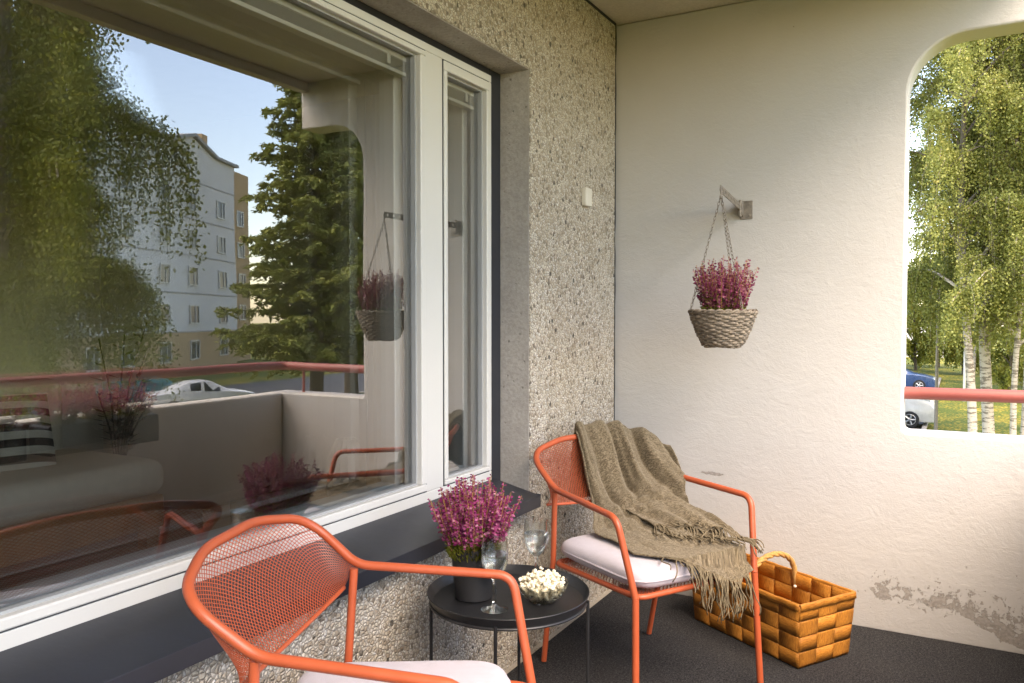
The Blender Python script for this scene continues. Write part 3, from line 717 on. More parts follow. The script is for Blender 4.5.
heather(random.Random(3), 120, .104, .205, .43, .122, M['heath'], hp, green=1.5, seg=(46, 62))

# glasses of water
def wine_glass(label, loc):
    t = thing('wine_glass', label, 'wine glass', loc, 0, 'stemmed glasses on the tray table')
    pr = [(0, .0015), (.030, .0012), (.0335, .0022), (.031, .0042), (.010, .0085), (.0046, .015), (.0040, .030), (.0052, .046), (.0040, .058), (.0052, .073), (.013, .082), (.0245, .095), (.031, .112), (.0335, .130), (.0330, .150), (.0315, .172), (.0306, .172), (.0320, .150), (.0323, .130), (.0295, .1125), (.023, .0965), (.012, .0845), (0, .0800)]
    G().lathe(pr, 40).build('goblet', M['glass'], t, smooth=60)
    G().lathe([(0, .0812), (.0115, .0855), (.0224, .0972), (.0289, .1128), (.0316, .130), (.0318, .1375), (0, .1375)], 40).build('water', M['water'], t, smooth=60)
    return t
w1 = wine_glass('stemmed glass of water in front of the heather pot', (-1.066, 1.813, TZ))
w2 = dup(w1, (-1.062, 2.045, TZ), .4, 'stemmed glass of water behind the popcorn bowl')
w1.scale = w2.scale = (1.08, 1.08, 1.10)

# popcorn bowl
BW = (-.988, 1.938)
bw = thing('glass_bowl', 'small ribbed glass bowl filled with popcorn', 'bowl', (*BW, TZ))
g = G(); g.lathe([(0, .001), (.034, .001), (.040, .003), (.056, .018), (.067, .038), (.071, .053), (.0685, .053), (.0645, .039), (.053, .020), (.038, .006), (0, .0045)], 72, wob=lambda a, z: .012*math.cos(24*a)*(1 if z > .006 else 0))
g.build('bowl', M['bowl_glass'], bw, smooth=50)
rg = random.Random(11)
def kernel_mesh(seed):
    r = random.Random(seed); bm = bmesh.new()
    lobes = [(Vector((r.gauss(0, 1), r.gauss(0, 1), r.gauss(0, 1))).normalized()*.0062, r.uniform(.0055, .0085)) for _ in range(5)]
    for p, q in lobes:
        bmesh.ops.create_icosphere(bm, subdivisions=2, radius=q, matrix=Matrix.Translation(p))
    for v in bm.verts: v.co += v.co.normalized()*.0016*noise.noise(v.co*260)
    me = bpy.data.meshes.new('popcorn'); bm.to_mesh(me); bm.free(); me.materials.append(M['pop']); me.shade_smooth(); return me
KM = [kernel_mesh(s) for s in range(6)]
kn = 0
for lay, (n, rr, zz) in enumerate([(22, .040, .016), (34, .053, .030), (44, .062, .044), (46, .064, .055), (30, .050, .064), (14, .032, .071)]):
    for k in range(n):
        q = rr*math.sqrt((k+.6)/n); a = k*2.39996+lay
        o = bpy.data.objects.new('popcorn', KM[kn % 6]); COL.objects.link(o); kn += 1
        o.location = (BW[0]+q*math.cos(a)+rg.gauss(0, .002), BW[1]+q*math.sin(a)+rg.gauss(0, .002), TZ+zz+rg.gauss(0, .003)-.0*q)
        o.rotation_euler = (rg.uniform(0, 6), rg.uniform(0, 6), rg.uniform(0, 6)); k_ = rg.uniform(.46, .72); o.scale = (k_,)*3
        tag(o, 'creamy white popped kernel heaped in the glass bowl', 'popcorn', 'popcorn kernels in the glass bowl')

# ------------------------------------------------------------------ woven splint basket
BA, BB = Vector((-.471, 2.926, 0)), Vector((-.924, 3.206, 0))
ax = (BB-BA); bl_ = ax.length; ax.normalize(); ay = Vector((.123, .235, 0)).normalized(); bwid = .262
cen = (BA+BB)/2+ay*bwid/2; brot = math.atan2(ax.y, ax.x)
bk = thing('woven_basket', 'amber basket woven from wide wood splints standing by the end wall', 'basket', (cen.x, cen.y, .008), brot)
def splint_cells(g, p00, p10, p01, p11, nc, nr, phase, thick, inward=1.0):
    """wall patch between bottom edge p00-p10 and top edge p01-p11 as woven strips"""
    p00, p10, p01, p11 = map(Vector, (p00, p10, p01, p11)); nrm = ((p10-p00).cross(p01-p00)).normalized()*inward
    for j in range(nr):
        for i in range(nc):
            u0, u1, v0, v1 = i/nc, (i+1)/nc, j/nr, (j+1)/nr; hor = (i+j+phase) % 2 == 0
            e = .012
            if hor: u0 -= e; u1 += e; v0 += .006; v1 -= .006
            else: v0 -= e*1.5; v1 += e*1.5; u0 += .004; u1 -= .004
            u0, u1, v0, v1 = max(0, u0), min(1, u1), max(0, v0), min(1, v1)
            def S(a, b):
                u, v = u0+(u1-u0)*a, v0+(v1-v0)*b; p = (p00*(1-u)+p10*u)*(1-v)+(p01*(1-u)+p11*u)*v
                k = math.sin(PI*(a if hor else b)); return p+nrm*(thick*(min(1, k*2.2)**.8 if k > 0 else 0)-.0005)
            if hor: g.grid(S, 6, 2, uv=lambda a, b: (i*1.0+a, j+b*.9))
            else: g.grid(S, 2, 6, uv=lambda a, b: (j*1.0+b, i*3.3+a*.9))
HB = .232; hx_, hy_ = bl_/2, bwid/2; fl_ = .016
def corners(k, z, off=0): return [(-hx_*k[0]-off, -hy_*k[1]-off, z), (hx_*k[0]+off, -hy_*k[1]-off, z), (hx_*k[0]+off, hy_*k[1]+off, z), (-hx_*k[0]-off, hy_*k[1]+off, z)]
bo = corners((1, 1), .004); to = corners((1, 1), HB, fl_); bi = corners((1, 1), .004, -.006); ti = corners((1, 1), HB, fl_-.006)
g = G(); ph = 0
for s in range(4):
    s2 = (s+1) % 4; nc = 6 if s % 2 == 0 else 3
    splint_cells(g, bo[s], bo[s2], to[s], to[s2], nc, 4, ph, .0014, 1.0); splint_cells(g, bi[s], bi[s2], ti[s], ti[s2], nc, 4, ph+1, .0035, -1.0); ph += nc
splint_cells(g, bi[0], bi[1], bi[3], bi[2], 6, 3, 0, .003, 1.0)
g.build('body', M['splint'], bk, smooth=60, solid=.0018, fix=False)
g = G(); ro = corners((1, 1), HB+.002, fl_-.002)
for s in range(4):
    a, b = Vector(ro[s]), Vector(ro[(s+1) % 4]); dn = Vector((0, 0, -1)); nr_ = (b-a).cross(Vector((0, 0, 1))).normalized()
    def S(u, v, a=a, b=b, nr_=nr_):
        p = a.lerp(b, u); k = v*2-1
        return p+nr_*(k*.007)+Vector((0, 0, .003*(1-k*k)*1.2+0.0008*math.sin(u*PI*(12 if (b-a).length > .4 else 6)) - .02*max(0, abs(k)-.72)/.28))
    g.grid(S, 36, 8, uv=lambda a, b: (a*3, b*.6+7.3))
g.build('rim', M['splint'], bk, smooth=60, solid=.0016, fix=False)
g = G()      # twisted handle over the short axis
hpts = []
for k in range(81):
    a = PI*k/80; yv = -math.cos(a)*(hy_+.006); zv = HB-.018+.112*math.sin(a)**.8
    if k in (0, 80): zv = HB-.045
    hpts.append(Vector((-.02+.012*math.cos(a), yv, zv)))
for ph_ in range(3):
    pts = []
    for k, p in enumerate(hpts):
        t = (hpts[min(k+1, 80)]-hpts[max(k-1, 0)]).normalized(); u = Vector((1, 0, 0)); w = t.cross(u); an = k*.30+ph_*2*PI/3
        pts.append(p+(u*math.cos(an)+w*math.sin(an))*.0052)
    g.tube(pts, .0066, 8)
g.build('handle', M['rope'], bk, smooth=180)
for yv, zv in ((hy_-.004, HB-.05), (-hy_+.004, HB-.05)): G().lathe([(0, -.006), (.005, -.004), (.0065, 0), (.005, .004), (0, .006)], 10, c=(-.02, yv, zv)).build('handle_knot', M['pop'], bk, smooth=180)

# ------------------------------------------------------------------ wall bracket and hanging basket
br = thing('wall_bracket', 'rusty grey perforated steel arm fixed to the end wall', 'bracket', (-.800, YE, 1.705))
g = G(); g.box((0, -.0025, 0), (.052, .005, .078)); g.build('plate', M['steel'], br, smooth=0, bevel=.002)
g = G(); g.box((-.020, -.018, .004), (.020, .032, .058)); g.tube([(-.020, -.03, -.03), (-.020, -.03, .04)], .007, 10)
g.tube([(0.012, -.007, .024), (.012, -.004, .024)], .006, 6); g.tube([(0.012, -.007, -.024), (.012, -.004, -.024)], .006, 6); g.build('hinge', M['steel'], br, smooth=30, bevel=.0015)
a0 = Vector((-.020, -.034, .012)); a1 = Vector((.032, -.545, .014)); d = a1-a0; Ln = d.length
bm = bmesh.new()   # flat bar with real holes
nh = 13; W_ = .0135
def barmesh():
    g = G(); up = Vector((0, 0, 1)); dd = d.normalized(); w = (up-dd*up.dot(dd)).normalized()
    stp = Ln/nh
    for k in range(nh):
        c = a0+dd*(k+.5)*stp; n = 12; b = len(g.v)
        for q in range(n):
            an = 2*PI*q/n+PI/n; g.v.append(tuple(c+dd*.0075*math.cos(an)+w*.0075*math.sin(an)))
        for q in range(n):
            an = 2*PI*q/n+PI/n; cx, sx = math.cos(an), math.sin(an); m = max(abs(cx), abs(sx)); g.v.append(tuple(c+dd*(stp/2)*cx/m+w*W_*sx/m))
        for q in range(n): g.f.append((b+q, b+(q+1) % n, b+n+(q+1) % n, b+n+q))
    return g
barmesh().build('arm', M['steel'], br, smooth=0, solid=.004)
G().tube([a1+Vector((0, 0, .012)), a1+Vector((0, -.006, -.004)), a1+Vector((.002, 0, -.02)), a1+Vector((.004, .008, -.014))], .0028, 8).build('hook', M['steel'], br)
hkx = Vector((-.800, YE, 1.705))+a1+Vector((.002, 0, -.022))
hb = thing('hanging_basket', 'grey wicker hanging basket of faded pink heather on three chains', 'hanging basket', (-.757, 2.930, 1.146))
HT = Vector(hkx)-Vector((-.757, 2.930, 1.146))
RB, HBK = .115, .122
g = G(); nst = 26
prr = lambda t: .060+(RB-.060)*max(0, t)**.70
for k in range(17):
    t = k/16; z = HBK*t; r = prr(t); sgn = 1 if k % 2 else -1; rr_ = random.Random(k*99)
    g.tube([((r+.0034*sgn*math.cos(nst/2*a)+rr_.uniform(-.001, .001))*math.cos(a), (r+.0034*sgn*math.cos(nst/2*a))*math.sin(a), z+.0016*math.sin(3*a+k)+rr_.uniform(-.0007, .0007)) for a in (2*PI*q/156 for q in range(156))], .0047+.0008*(k % 3), 6, closed=True)
for q in range(nst):
    a = 2*PI*(q+.5)/nst; g.tube([(prr(t)*math.cos(a), prr(t)*math.sin(a), HBK*t) for t in (0, .12, .25, .4, .6, .8, 1.02)], .0036, 6)
for ph_ in range(2):
    g.tube([((RB+.001+.005*math.cos(q*.5+PI*ph_))*math.cos(2*PI*q/150), (RB+.001+.005*math.cos(q*.5+PI*ph_))*math.sin(2*PI*q/150), HBK+.004+.005*math.sin(q*.5+PI*ph_)) for q in range(150)], .0046, 6, closed=True)
g.lathe([(0, .0), (.060, .0), (.062, .004), (0, .006)], 26)
wk = g.build('wicker_bowl', M['wicker'], hb, smooth=180)
g = G(); g.lathe([(0, .008), (.052, .008), (.078, .040), (.104, .113), (.098, .113), (0, .104)], 32); g.build('liner', M['bark_dark'], wk, smooth=40)
for an in (R(200), R(320), R(80)):
    p0 = Vector((RB*math.cos(an), RB*math.sin(an), HBK+.01)); p1 = HT; n = int((p1-p0).length/.0135); g = G(); dr = (p1-p0).normalized(); s1 = dr.orthogonal().normalized(); s2 = dr.cross(s1)
    for k in range(n):
        c = p0.lerp(p1, (k+.5)/n); w = s1 if k % 2 else s2
        g.tube([c+dr*.0085*math.cos(q*PI/4)+w*.0042*math.sin(q*PI/4) for q in range(8)], .0013, 4, closed=True)
    g.build('chain', M['steel'], hb, smooth=180)
heather(random.Random(8), 110, .108, .225, .36, .098, M['heath2'], hb, green=1.3, seg=(46, 60))

# ------------------------------------------------------------------ planters on the balustrade (seen in the window)
for k, (yy, lab) in enumerate([(1.62, 'heather trough hung inside the balustrade, nearer the camera'), (2.25, 'heather trough hung inside the balustrade, nearer the end wall')]):
    if k == 0:
        fb = thing('flower_trough', lab, 'planter', (XP-.085, yy, .66), 0, 'heather troughs on the balustrade')
        g = G(); g.bb(-.075, .075, -.27, .27, 0, .13); g.build('trough', M['pot'], fb, smooth=0, bevel=.008)
        for dy in (-.18, 0, .18):
            h = bpy.data.objects.new('heather', None); COL.objects.link(h); h.parent = fb; h.location = (0, dy, 0)
            heather(random.Random(20+int(dy*100)), 44, .10, .19, .40, .115, M['heath2'], h, green=1.)
        for dy in (-.2, .2): g = G(); g.bb(.06, .12, dy-.012, dy+.012, .142, .146); g.bb(.0805, .0835, dy-.012, dy+.012, .0, .142); g.build('bracket', M['black'], fb, smooth=0)
    else: dup(fb, (XP-.085, yy, .66), PI*0, lab)

# ------------------------------------------------------------------ indoor furniture
so = thing('sofa', 'low beige sofa with a pine base seen through the window', 'sofa', (-4.36, 2.22, -.05), R(0))
g = G(); g.bb(-.45, .45, -.95, .75, .12, .30); g.build('base', M['sofawood'], so, smooth=0, bevel=.01)
for sx in (-.4, .4):
    for sy in (-.88, .68): G().bb(sx-.04, sx+.04, sy-.04, sy+.04, 0, .12).build('leg', M['sofawood'], so, smooth=0, bevel=.005)
g = G(); g.bb(-.44, .46, -.94, .78, .30, .50); g.build('seat', M['sofa'], so, smooth=180, bevel=.08, seg=5)
g = G(); g.bb(-.62, -.46, -.95, .75, .12, .92); g.build('backrest', M['sofa'], so, smooth=180, bevel=.06, seg=5)
pl = G(); pl.grid(lambda u, v: (.07*(1-(2*u-1)**4)*(1-(2*v-1)**4), (u-.5)*.5, (v-.5)*.46), 20, 20); pl.grid(lambda u, v: (-.07*(1-(2*u-1)**4)*(1-(2*v-1)**4), (.5-u)*.5, (v-.5)*.46), 20, 20)
plo = pl.build('pillow', M['stripes'], None, (-4.42, 2.36, .62), (R(0), R(-24), R(-16)), smooth=180); tag(plo, 'black and cream striped pillow on the sofa indoors', 'pillow')
vs = thing('ribbed_vase', 'cream ribbed vase on the low cabinet indoors', 'vase', (-2.42, 2.79, .42))
G().lathe([(0, 0), (.07, 0), (.085, .03), (.085, .20), (.06, .25), (.045, .28), (.04, .28), (.055, .24), (.0, .02)], 48, wob=lambda a, z: .03*math.cos(16*a)).build('body', M['vase'], vs)
cb = thing('low_cabinet', 'low pine cabinet behind the window under the vase', 'cabinet', (-2.55, 2.80, -.05))
g = G(); g.bb(-.3, .3, -.45, .45, .05, .47); g.build('case', M['sofawood'], cb, smooth=0, bevel=.008); g = G(); g.bb(.302, .316, -.43, -.005, .08, .44); g.build('door', M['sofawood'], cb, smooth=0, bevel=.004); g = G(); g.bb(.302, .316, .005, .43, .08, .44); g.build('door', M['sofawood'], cb, smooth=0, bevel=.004)
g = G(); [g.bb(-.27+.5*i, -.23+.5*i, -.42+.8*j, -.38+.8*j, 0, .05) for i in (0, 1) for j in (0, 1)]; g.build('feet', M['sofawood'], cb, smooth=0)
ip = thing('house_plant', 'dark leafy plant beside the sofa indoors', 'potted plant', (-4.75, 3.27, -.05))
G().lathe([(0, 0), (.12, 0), (.15, .28), (.14, .28), (.0, .25)], 28).build('pot', M['pot'], ip)
rg = random.Random(4); C_, U_, V_ = [], [], []
g = G()
for k in range(12):
    a = rg.uniform(0, 6.3); h = rg.uniform(.5, 1.0); end = np.array((math.cos(a)*.22, math.sin(a)*.22, .26+h)); g.tube([(0, 0, .24), tuple(end*np.array((.4, .4, .7))), tuple(end)], .006, 5)
    for q in range(14):
        t = .3+.7*q/14; p = np.array((end[0]*t*t, end[1]*t*t, .24+(end[2]-.24)*t)); b = rg.uniform(0, 6.3); dv_ = np.array((math.cos(b), math.sin(b), .3)); C_.append(p+dv_*.06); U_.append(dv_*.06); V_.append(np.cross(dv_, (0, 0, 1))*.02)
g.build('stems', M['dark'], ip); quads_mesh('foliage', C_, U_, V_, M['dark'], ip)

# ================================================================== OUTDOORS
def birch_meshes(seed, H, z0, rad, twigs, leaf, mat, lean=(0, 0), trunk_r=.17, droop=1.0, lpm=26, hang=(.5, 1.7), wide_low=False):
    rg = np.random.default_rng(seed); g = G()
    wob = lambda z: np.array((lean[0]*z+.10*math.sin(z*.55+seed), lean[1]*z+.10*math.cos(z*.5+seed*2), 0))
    tr = [tuple(wob(z)+np.array((0, 0, z))) for z in np.linspace(0, H*.97, 22)]
    g.tube(tr, [trunk_r*(1.25 if i == 0 else 1)*(1-i/21)**.75+.012 for i in range(22)], 10)
    C_, U_, V_ = [], [], []; nb = 46
    tw = []
    for b in range(nb):
        f = (b+rg.random())/nb; z = z0+(H*.98-z0)*f; a = b*2.39996+rg.normal(0, .3)
        env = rad*(math.sin(PI*min(1, (.16+.84*(1-f))**.8))**.7*.95+.12) if f > .12 else rad*(.55+3.*f)
        if wide_low: env = rad*min(1, .8+f*1.2)*(1-f)**.34+.15
        ln = env*rg.uniform(.65, 1.1); rise = rg.uniform(.25, .75)*ln
        o = wob(z)+np.array((0, 0, z)); dirh = np.array((math.cos(a), math.sin(a), 0)); side = np.array((-dirh[1], dirh[0], 0))
        kx = rg.normal(0, .22)
        pt = lambda t, o=o, dirh=dirh, side=side, ln=ln, rise=rise, kx=kx: o+dirh*ln*t+side*kx*ln*t*t+np.array((0, 0, rise*math.sin(t*2.0)/.95-.35*droop*ln*max(0, t-.55)**1.5*2))
        g.tube([tuple(pt(t)) for t in np.linspace(0, 1, 7)], [.045*(1-f*.6)*(1-.8*t)+.006 for t in np.linspace(0, 1, 7)], 5)
        for k in range(max(4, int(twigs*env/rad/nb*1.4))):
            t = rg.uniform(.18, 1.0)**.7; p = pt(t)+rg.normal(0, .12, 3)*np.array((1, 1, .6)); tw.append((p, dirh))
    sub = []
    for p, dirh in tw:
        L_ = rg.uniform(*hang); n = max(4, int(L_*lpm)); a = rg.uniform(0, 2*PI); sw = np.array((math.cos(a), math.sin(a), 0))*.28+dirh*.22
        t = (np.arange(n)+rg.random(n))/n
        q = p[None]+sw[None]*(L_*(t-.45*t*t))[:, None]*.9+np.array((0, 0, -1))[None]*(L_*t**1.35*droop+.0)[:, None]+np.array((0, 0, .18*L_))[None]*np.sin(t*PI*.7)[:, None]
        q = q+rg.normal(0, .075, (n, 3)); C_.append(q)
        if rg.random() < .25: g.tube([tuple(x) for x in (p, p+sw*L_*.4+np.array((0, 0, -.35*L_)), p+sw*L_*.5+np.array((0, 0, -.95*L_*droop)))], [.006, .004, .002], 3, cap=False)
    C_ = np.concatenate(C_); n = len(C_)
    u = rg.normal(0, 1, (n, 3))+np.array((0, 0, -.9)); u /= np.linalg.norm(u, axis=1, keepdims=True); w = np.cross(u, rg.normal(0, 1, (n, 3))); w /= np.linalg.norm(w, axis=1, keepdims=True)+1e-9
    s = leaf*rg.uniform(.65, 1.25, (n, 1))
    return g, (C_, u*s*.62, w*s*.42), mat
def tree(name, label, cat, loc, rot, gen, bark, group=None, scale=1.0):
    g, (c, u, v), mat = gen
    t = thing(name, label, cat, loc, rot, group); t.scale = (scale,)*3
    g.build('trunk', bark, t, smooth=60); quads_mesh('crown', c, u, v, mat, t)
    return t
GB = 'birches on the lawn beyond the end wall'
bA = birch_meshes(1, 15.5, 3.9, 3.1, 1500, .058, M['birch'], lean=(-.030, .0), trunk_r=.115, lpm=58)
bB = birch_meshes(2, 16.5, 3.7, 3.4, 1700, .058, M['birch'], lean=(.008, 0), trunk_r=.155, lpm=58)
bC = birch_meshes(3, 13.0, 3.4, 2.9, 1300, .058, M['birch'], lean=(.02, .01), trunk_r=.075, lpm=58)
tA = tree('birch_tree', 'birch with a slim pale trunk leaning to the side, beyond the rounded opening', 'tree', (.28, 25.6, GZ), 0, bA, M['bark'], GB)
tB = tree('birch_tree', 'birch with the thick straight pale trunk, beyond the rounded opening', 'tree', (.70, 27.2, GZ), .4, bB, M['bark'], GB)
tC = tree('birch_tree', 'thin young birch to the outer side of the thick trunked birch', 'tree', (1.42, 26.0, GZ), .9, bC, M['bark'], GB)
for i, (x, y, src, rt, s, lab) in enumerate([
    (1.75, 28.4, tC, 2.6, 1.05, 'second thin birch standing close behind the thin young one'),
    (-6.4, 31.5, tA, 1.9, .95, 'birch standing among the parked cars of the lot'),
    (3.9, 45.0, tB, 2.2, 1.1, 'tall birch deep on the lawn behind the pair of thin birches'),
    (2.6, 35.5, tA, 4.0, 1.15, 'tall birch behind the two thin birches'),
    (5.2, 30.0, tB, 5.1, .95, 'wide birch farther out past the thin birches'),
    (-5.5, 62.0, tB, 3.6, .8, 'birch at the far end of the parking lot'),
    (.8, 58.0, tC, 3.0, .9, 'small birch far back on the lawn by the pale post'),
    (4.4, 64.0, tB, 1.0, 1.0, 'large birch far back on the lawn'),
    ]):
    dup(src, (x, y, GZ), rt, lab, (s,)*3)
sA = birch_meshes(15, 7.5, .4, 2.9, 1100, .15, M['birchdark'], trunk_r=.10, lpm=26, hang=(.4, 1.2))
sh0 = None
for x, y, sc_, lab in ((-9.5, 66, 1.1, 'bushy green tree behind the far end of the parking lot'), (-3.0, 70, 1.0, 'bushy green tree between the lot and the red roofed house'), (-1.5, 75., 1.1, 'bushy green tree far back seen above the blue saloon'), (.2, 66.5, .9, 'bushy green tree far back right behind the leaning birch'),
        (2.4, 52, .8, 'low bushy tree on the lawn behind the thick trunked birch'), (4.6, 56, .9, 'low bushy tree on the lawn behind the two thin birches'), (7.5, 60, 1.1, 'bushy green tree at the outer edge of the lawn'), (12, 66, 1.2, 'large bushy tree at the far outer edge of the lawn')):
    if sh0 is None: sh0 = tree('bushy_tree', lab, 'tree', (x, y, GZ), 0, sA, M['bark_dark'], 'bushy trees across the lawn', sc_)
    else: dup(sh0, (x, y, GZ), x*1.7, lab, (sc_,)*3)
rB = birch_meshes(7, 15.0, 3.1, 2.9, 3000, .062, M['birchdark'], lean=(.0, 0), trunk_r=.2, droop=1.25, lpm=52, hang=(.8, 2.2), wide_low=True)
rt1 = tree('birch_tree', 'weeping birch close to the balcony mirrored large in the window', 'tree', (11.3, 7.75, GZ), 0, rB, M['bark'], 'trees mirrored in the window')
dup(rt1, (18.0, 9.0, GZ), 2.0, 'weeping birch farther out behind the large mirrored one', (1.0,)*3)
dup(rt1, (38., 17.5, GZ), 4.0, 'weeping birch across the road before the apartment block', (.9,)*3)
def larch_meshes(seed, H, rad, z0):
    rg = np.random.default_rng(seed); g = G(); g.tube([(0, 0, z) for z in np.linspace(0, H, 16)], [.2*(1-i/15)**.8+.012 for i in range(16)], 9)
    C_, U_, V_ = [], [], []
    for b in range(210):
        f = ((b+rg.random())/210); z = z0+(H-z0)*f; a = b*2.39996+rg.normal(0, .35); ln = (rad*(1-f)**.75+.25)*rg.uniform(.6, 1.15); dh = np.array((math.cos(a), math.sin(a), 0)); sd = np.array((-dh[1], dh[0], 0))
        up = rg.uniform(.05, .45); pt = lambda t: np.array((0, 0, z))+dh*ln*t+np.array((0, 0, ln*(up*t-.45*t*t+.25*t**3)))
        g.tube([tuple(pt(t)) for t in np.linspace(0, 1, 5)], [.028*(1-.8*t)*(1-f*.6)+.004 for t in np.linspace(0, 1, 5)], 4, cap=False)
        for k in range(int(16*ln)+5):
            t = rg.uniform(.12, 1.03); p = pt(t); sg = rg.choice((-1, 1)); L_ = rg.uniform(.15, .55)*(1.1-.5*t); d = sd*sg*.8+dh*.5+np.array((0, 0, rg.uniform(-.9, .15))); d /= np.linalg.norm(d)
            n = int(L_*46)+5; tt = rg.random(n); q = p+d*(L_*tt)[:, None]+np.array((0, 0, -.25))*(L_*tt**2)[:, None]+rg.normal(0, .035, (n, 3)); C_.append(q)
            u = d[None]*.7+rg.normal(0, .55, (n, 3)); u /= np.linalg.norm(u, axis=1, keepdims=True); w = np.cross(u, rg.normal(0, 1, (n, 3))); w /= np.linalg.norm(w, axis=1, keepdims=True)+1e-9
            s = rg.uniform(.7, 1.2, (n, 1)); U_.append(u*.085*s); V_.append(w*.030*s)
    return g, (np.concatenate(C_), np.concatenate(U_), np.concatenate(V_)), M['larch']
lm = larch_meshes(5, 13.5, 2.0, 2.7)
lt = tree('larch_tree', 'tall green larch mirrored beside the apartment block', 'tree', (14.3, 18.7, GZ), 0, lm, M['bark_dark'], 'trees mirrored in the window')
lt.scale = (1.22, 1.22, 1.0)
dup(lt, (16.5, 22.9, GZ), 2.2, 'broader larch half hidden behind the tall one', (1.3, 1.3, 1.0))

up = G(); up.bb(-9, XW-.36, -12, YE+.15, 2.62, 9.2); up.bb(XW-.36, XS-.02, YB-.15, YE+.13, ZC+.205, 9.2)  # unseen upper block, added to keep the sun off the balcony
up = up.build('sun_blocking_storeys', M['pebble'], smooth=0); tag(up, 'unseen storeys of the same building, added above the balcony to block the sun', 'building')
# apartment block across the road
ang = math.atan2(.90, .43)
ab = thing('apartment_block', 'five storey pale grey apartment block with an ochre ground floor, mirrored in the window', 'building', (47.9, 41.0, GZ), ang)
# local: x along the facade (away), y = outwards depth (facade at y=0 faces +y -> towards us)
g = G(); g.prism([(-20, 3.0), (9, 3.0), (9, 17.0), (5.2, 17.0), (1.4, 18.0), (-2.4, 17.0), (-20, 17.0)], 'y', -11, 0); g.build('wall', M['house_wall'], ab, smooth=0)
g = G(); g.bb(-20.02, 9.02, -11.02, .03, 0, 3.0); g.build('ground_floor', M['house_ochre'], ab, smooth=0)
g = G(); g.bb(9.0, 16, -11, -1.6, 0, 17.4); g.build('stair_wing', M['house_ochre'], ab, smooth=0)
g = G(); g.prism([(9.3, 17.0), (5.3, 17.0), (1.4, 18.02), (-2.5, 17.0), (-20.3, 17.0), (-20.3, 17.22), (-2.6, 17.22), (1.4, 18.26), (5.4, 17.22), (9.3, 17.22)], 'y', -11.3, .3); rf = g.build('roof', M['roof'], ab, smooth=0)
g = G(); g.bb(7.4, 8.4, -3, -2, 17.2, 19.6); g.build('chimney', M['house_ochre'], rf, smooth=0)
g = G()
for z in (3.0, 5.9, 8.8, 11.7, 14.6): g.bb(-20, 9, .0, .035, z-.05, z+.05)
g.build('panel_joint', M['roof'], ab, smooth=0)
wins = [(x, z) for x in (-17.5, -12.5, -8.5, -3.5, .9, 6.2) for z in (.9, 3.6, 6.5, 9.4, 12.3)]
wf = None
def mkwin(x, y, z, w=1.5, h=1.45):
    global wf
    if wf is None:
        g = G(); g.bb(-.75, -.66, 0, .09, 0, 1.45); g.bb(.66, .75, 0, .09, 0, 1.45); g.bb(-.66, .66, 0, .09, 0, .09); g.bb(-.66, .66, 0, .09, 1.36, 1.45); g.bb(.1, .17, 0, .08, .09, 1.36)
        wf = g.build('window', M['white'], ab, smooth=0); p = G(); p.bb(-.66, .66, .0, .03, .09, 1.36); p.build('pane', M['house_dark'], wf, smooth=0); wf.location = (x, y, z); return wf
    o = copy_tree(wf, ab); o.location = (x, y, z); return o
for x, z in wins: mkwin(x, .035, z)
for x in (11.2, 14): 
    for z in (1.0, 3.8, 6.7, 9.6, 12.5): mkwin(x, -1.6, z)

# red roofed house far behind the lot
rh = thing('red_roofed_house', 'small white house with a red roof far behind the parking lot', 'house', (-6.0, 92, GZ), 0)
g = G(); g.prism([(-5, 0), (5, 0), (5, 3), (0, 5.6), (-5, 3)], 'y', 0, 8); g.build('wall', M['white'], rh, smooth=0)
g = G(); g.prism([(-5.5, 2.8), (0, 5.8), (5.5, 2.8), (5.5, 3.1), (0, 6.1), (-5.5, 3.1)], 'y', -.5, 8.5); g.build('roof', M['redroof'], rh, smooth=0)
for x in (-2.5, 2.5): G().bb(x-.6, x+.6, -.03, 0, 1.0, 2.2).build('window', M['house_dark'], rh, smooth=0)

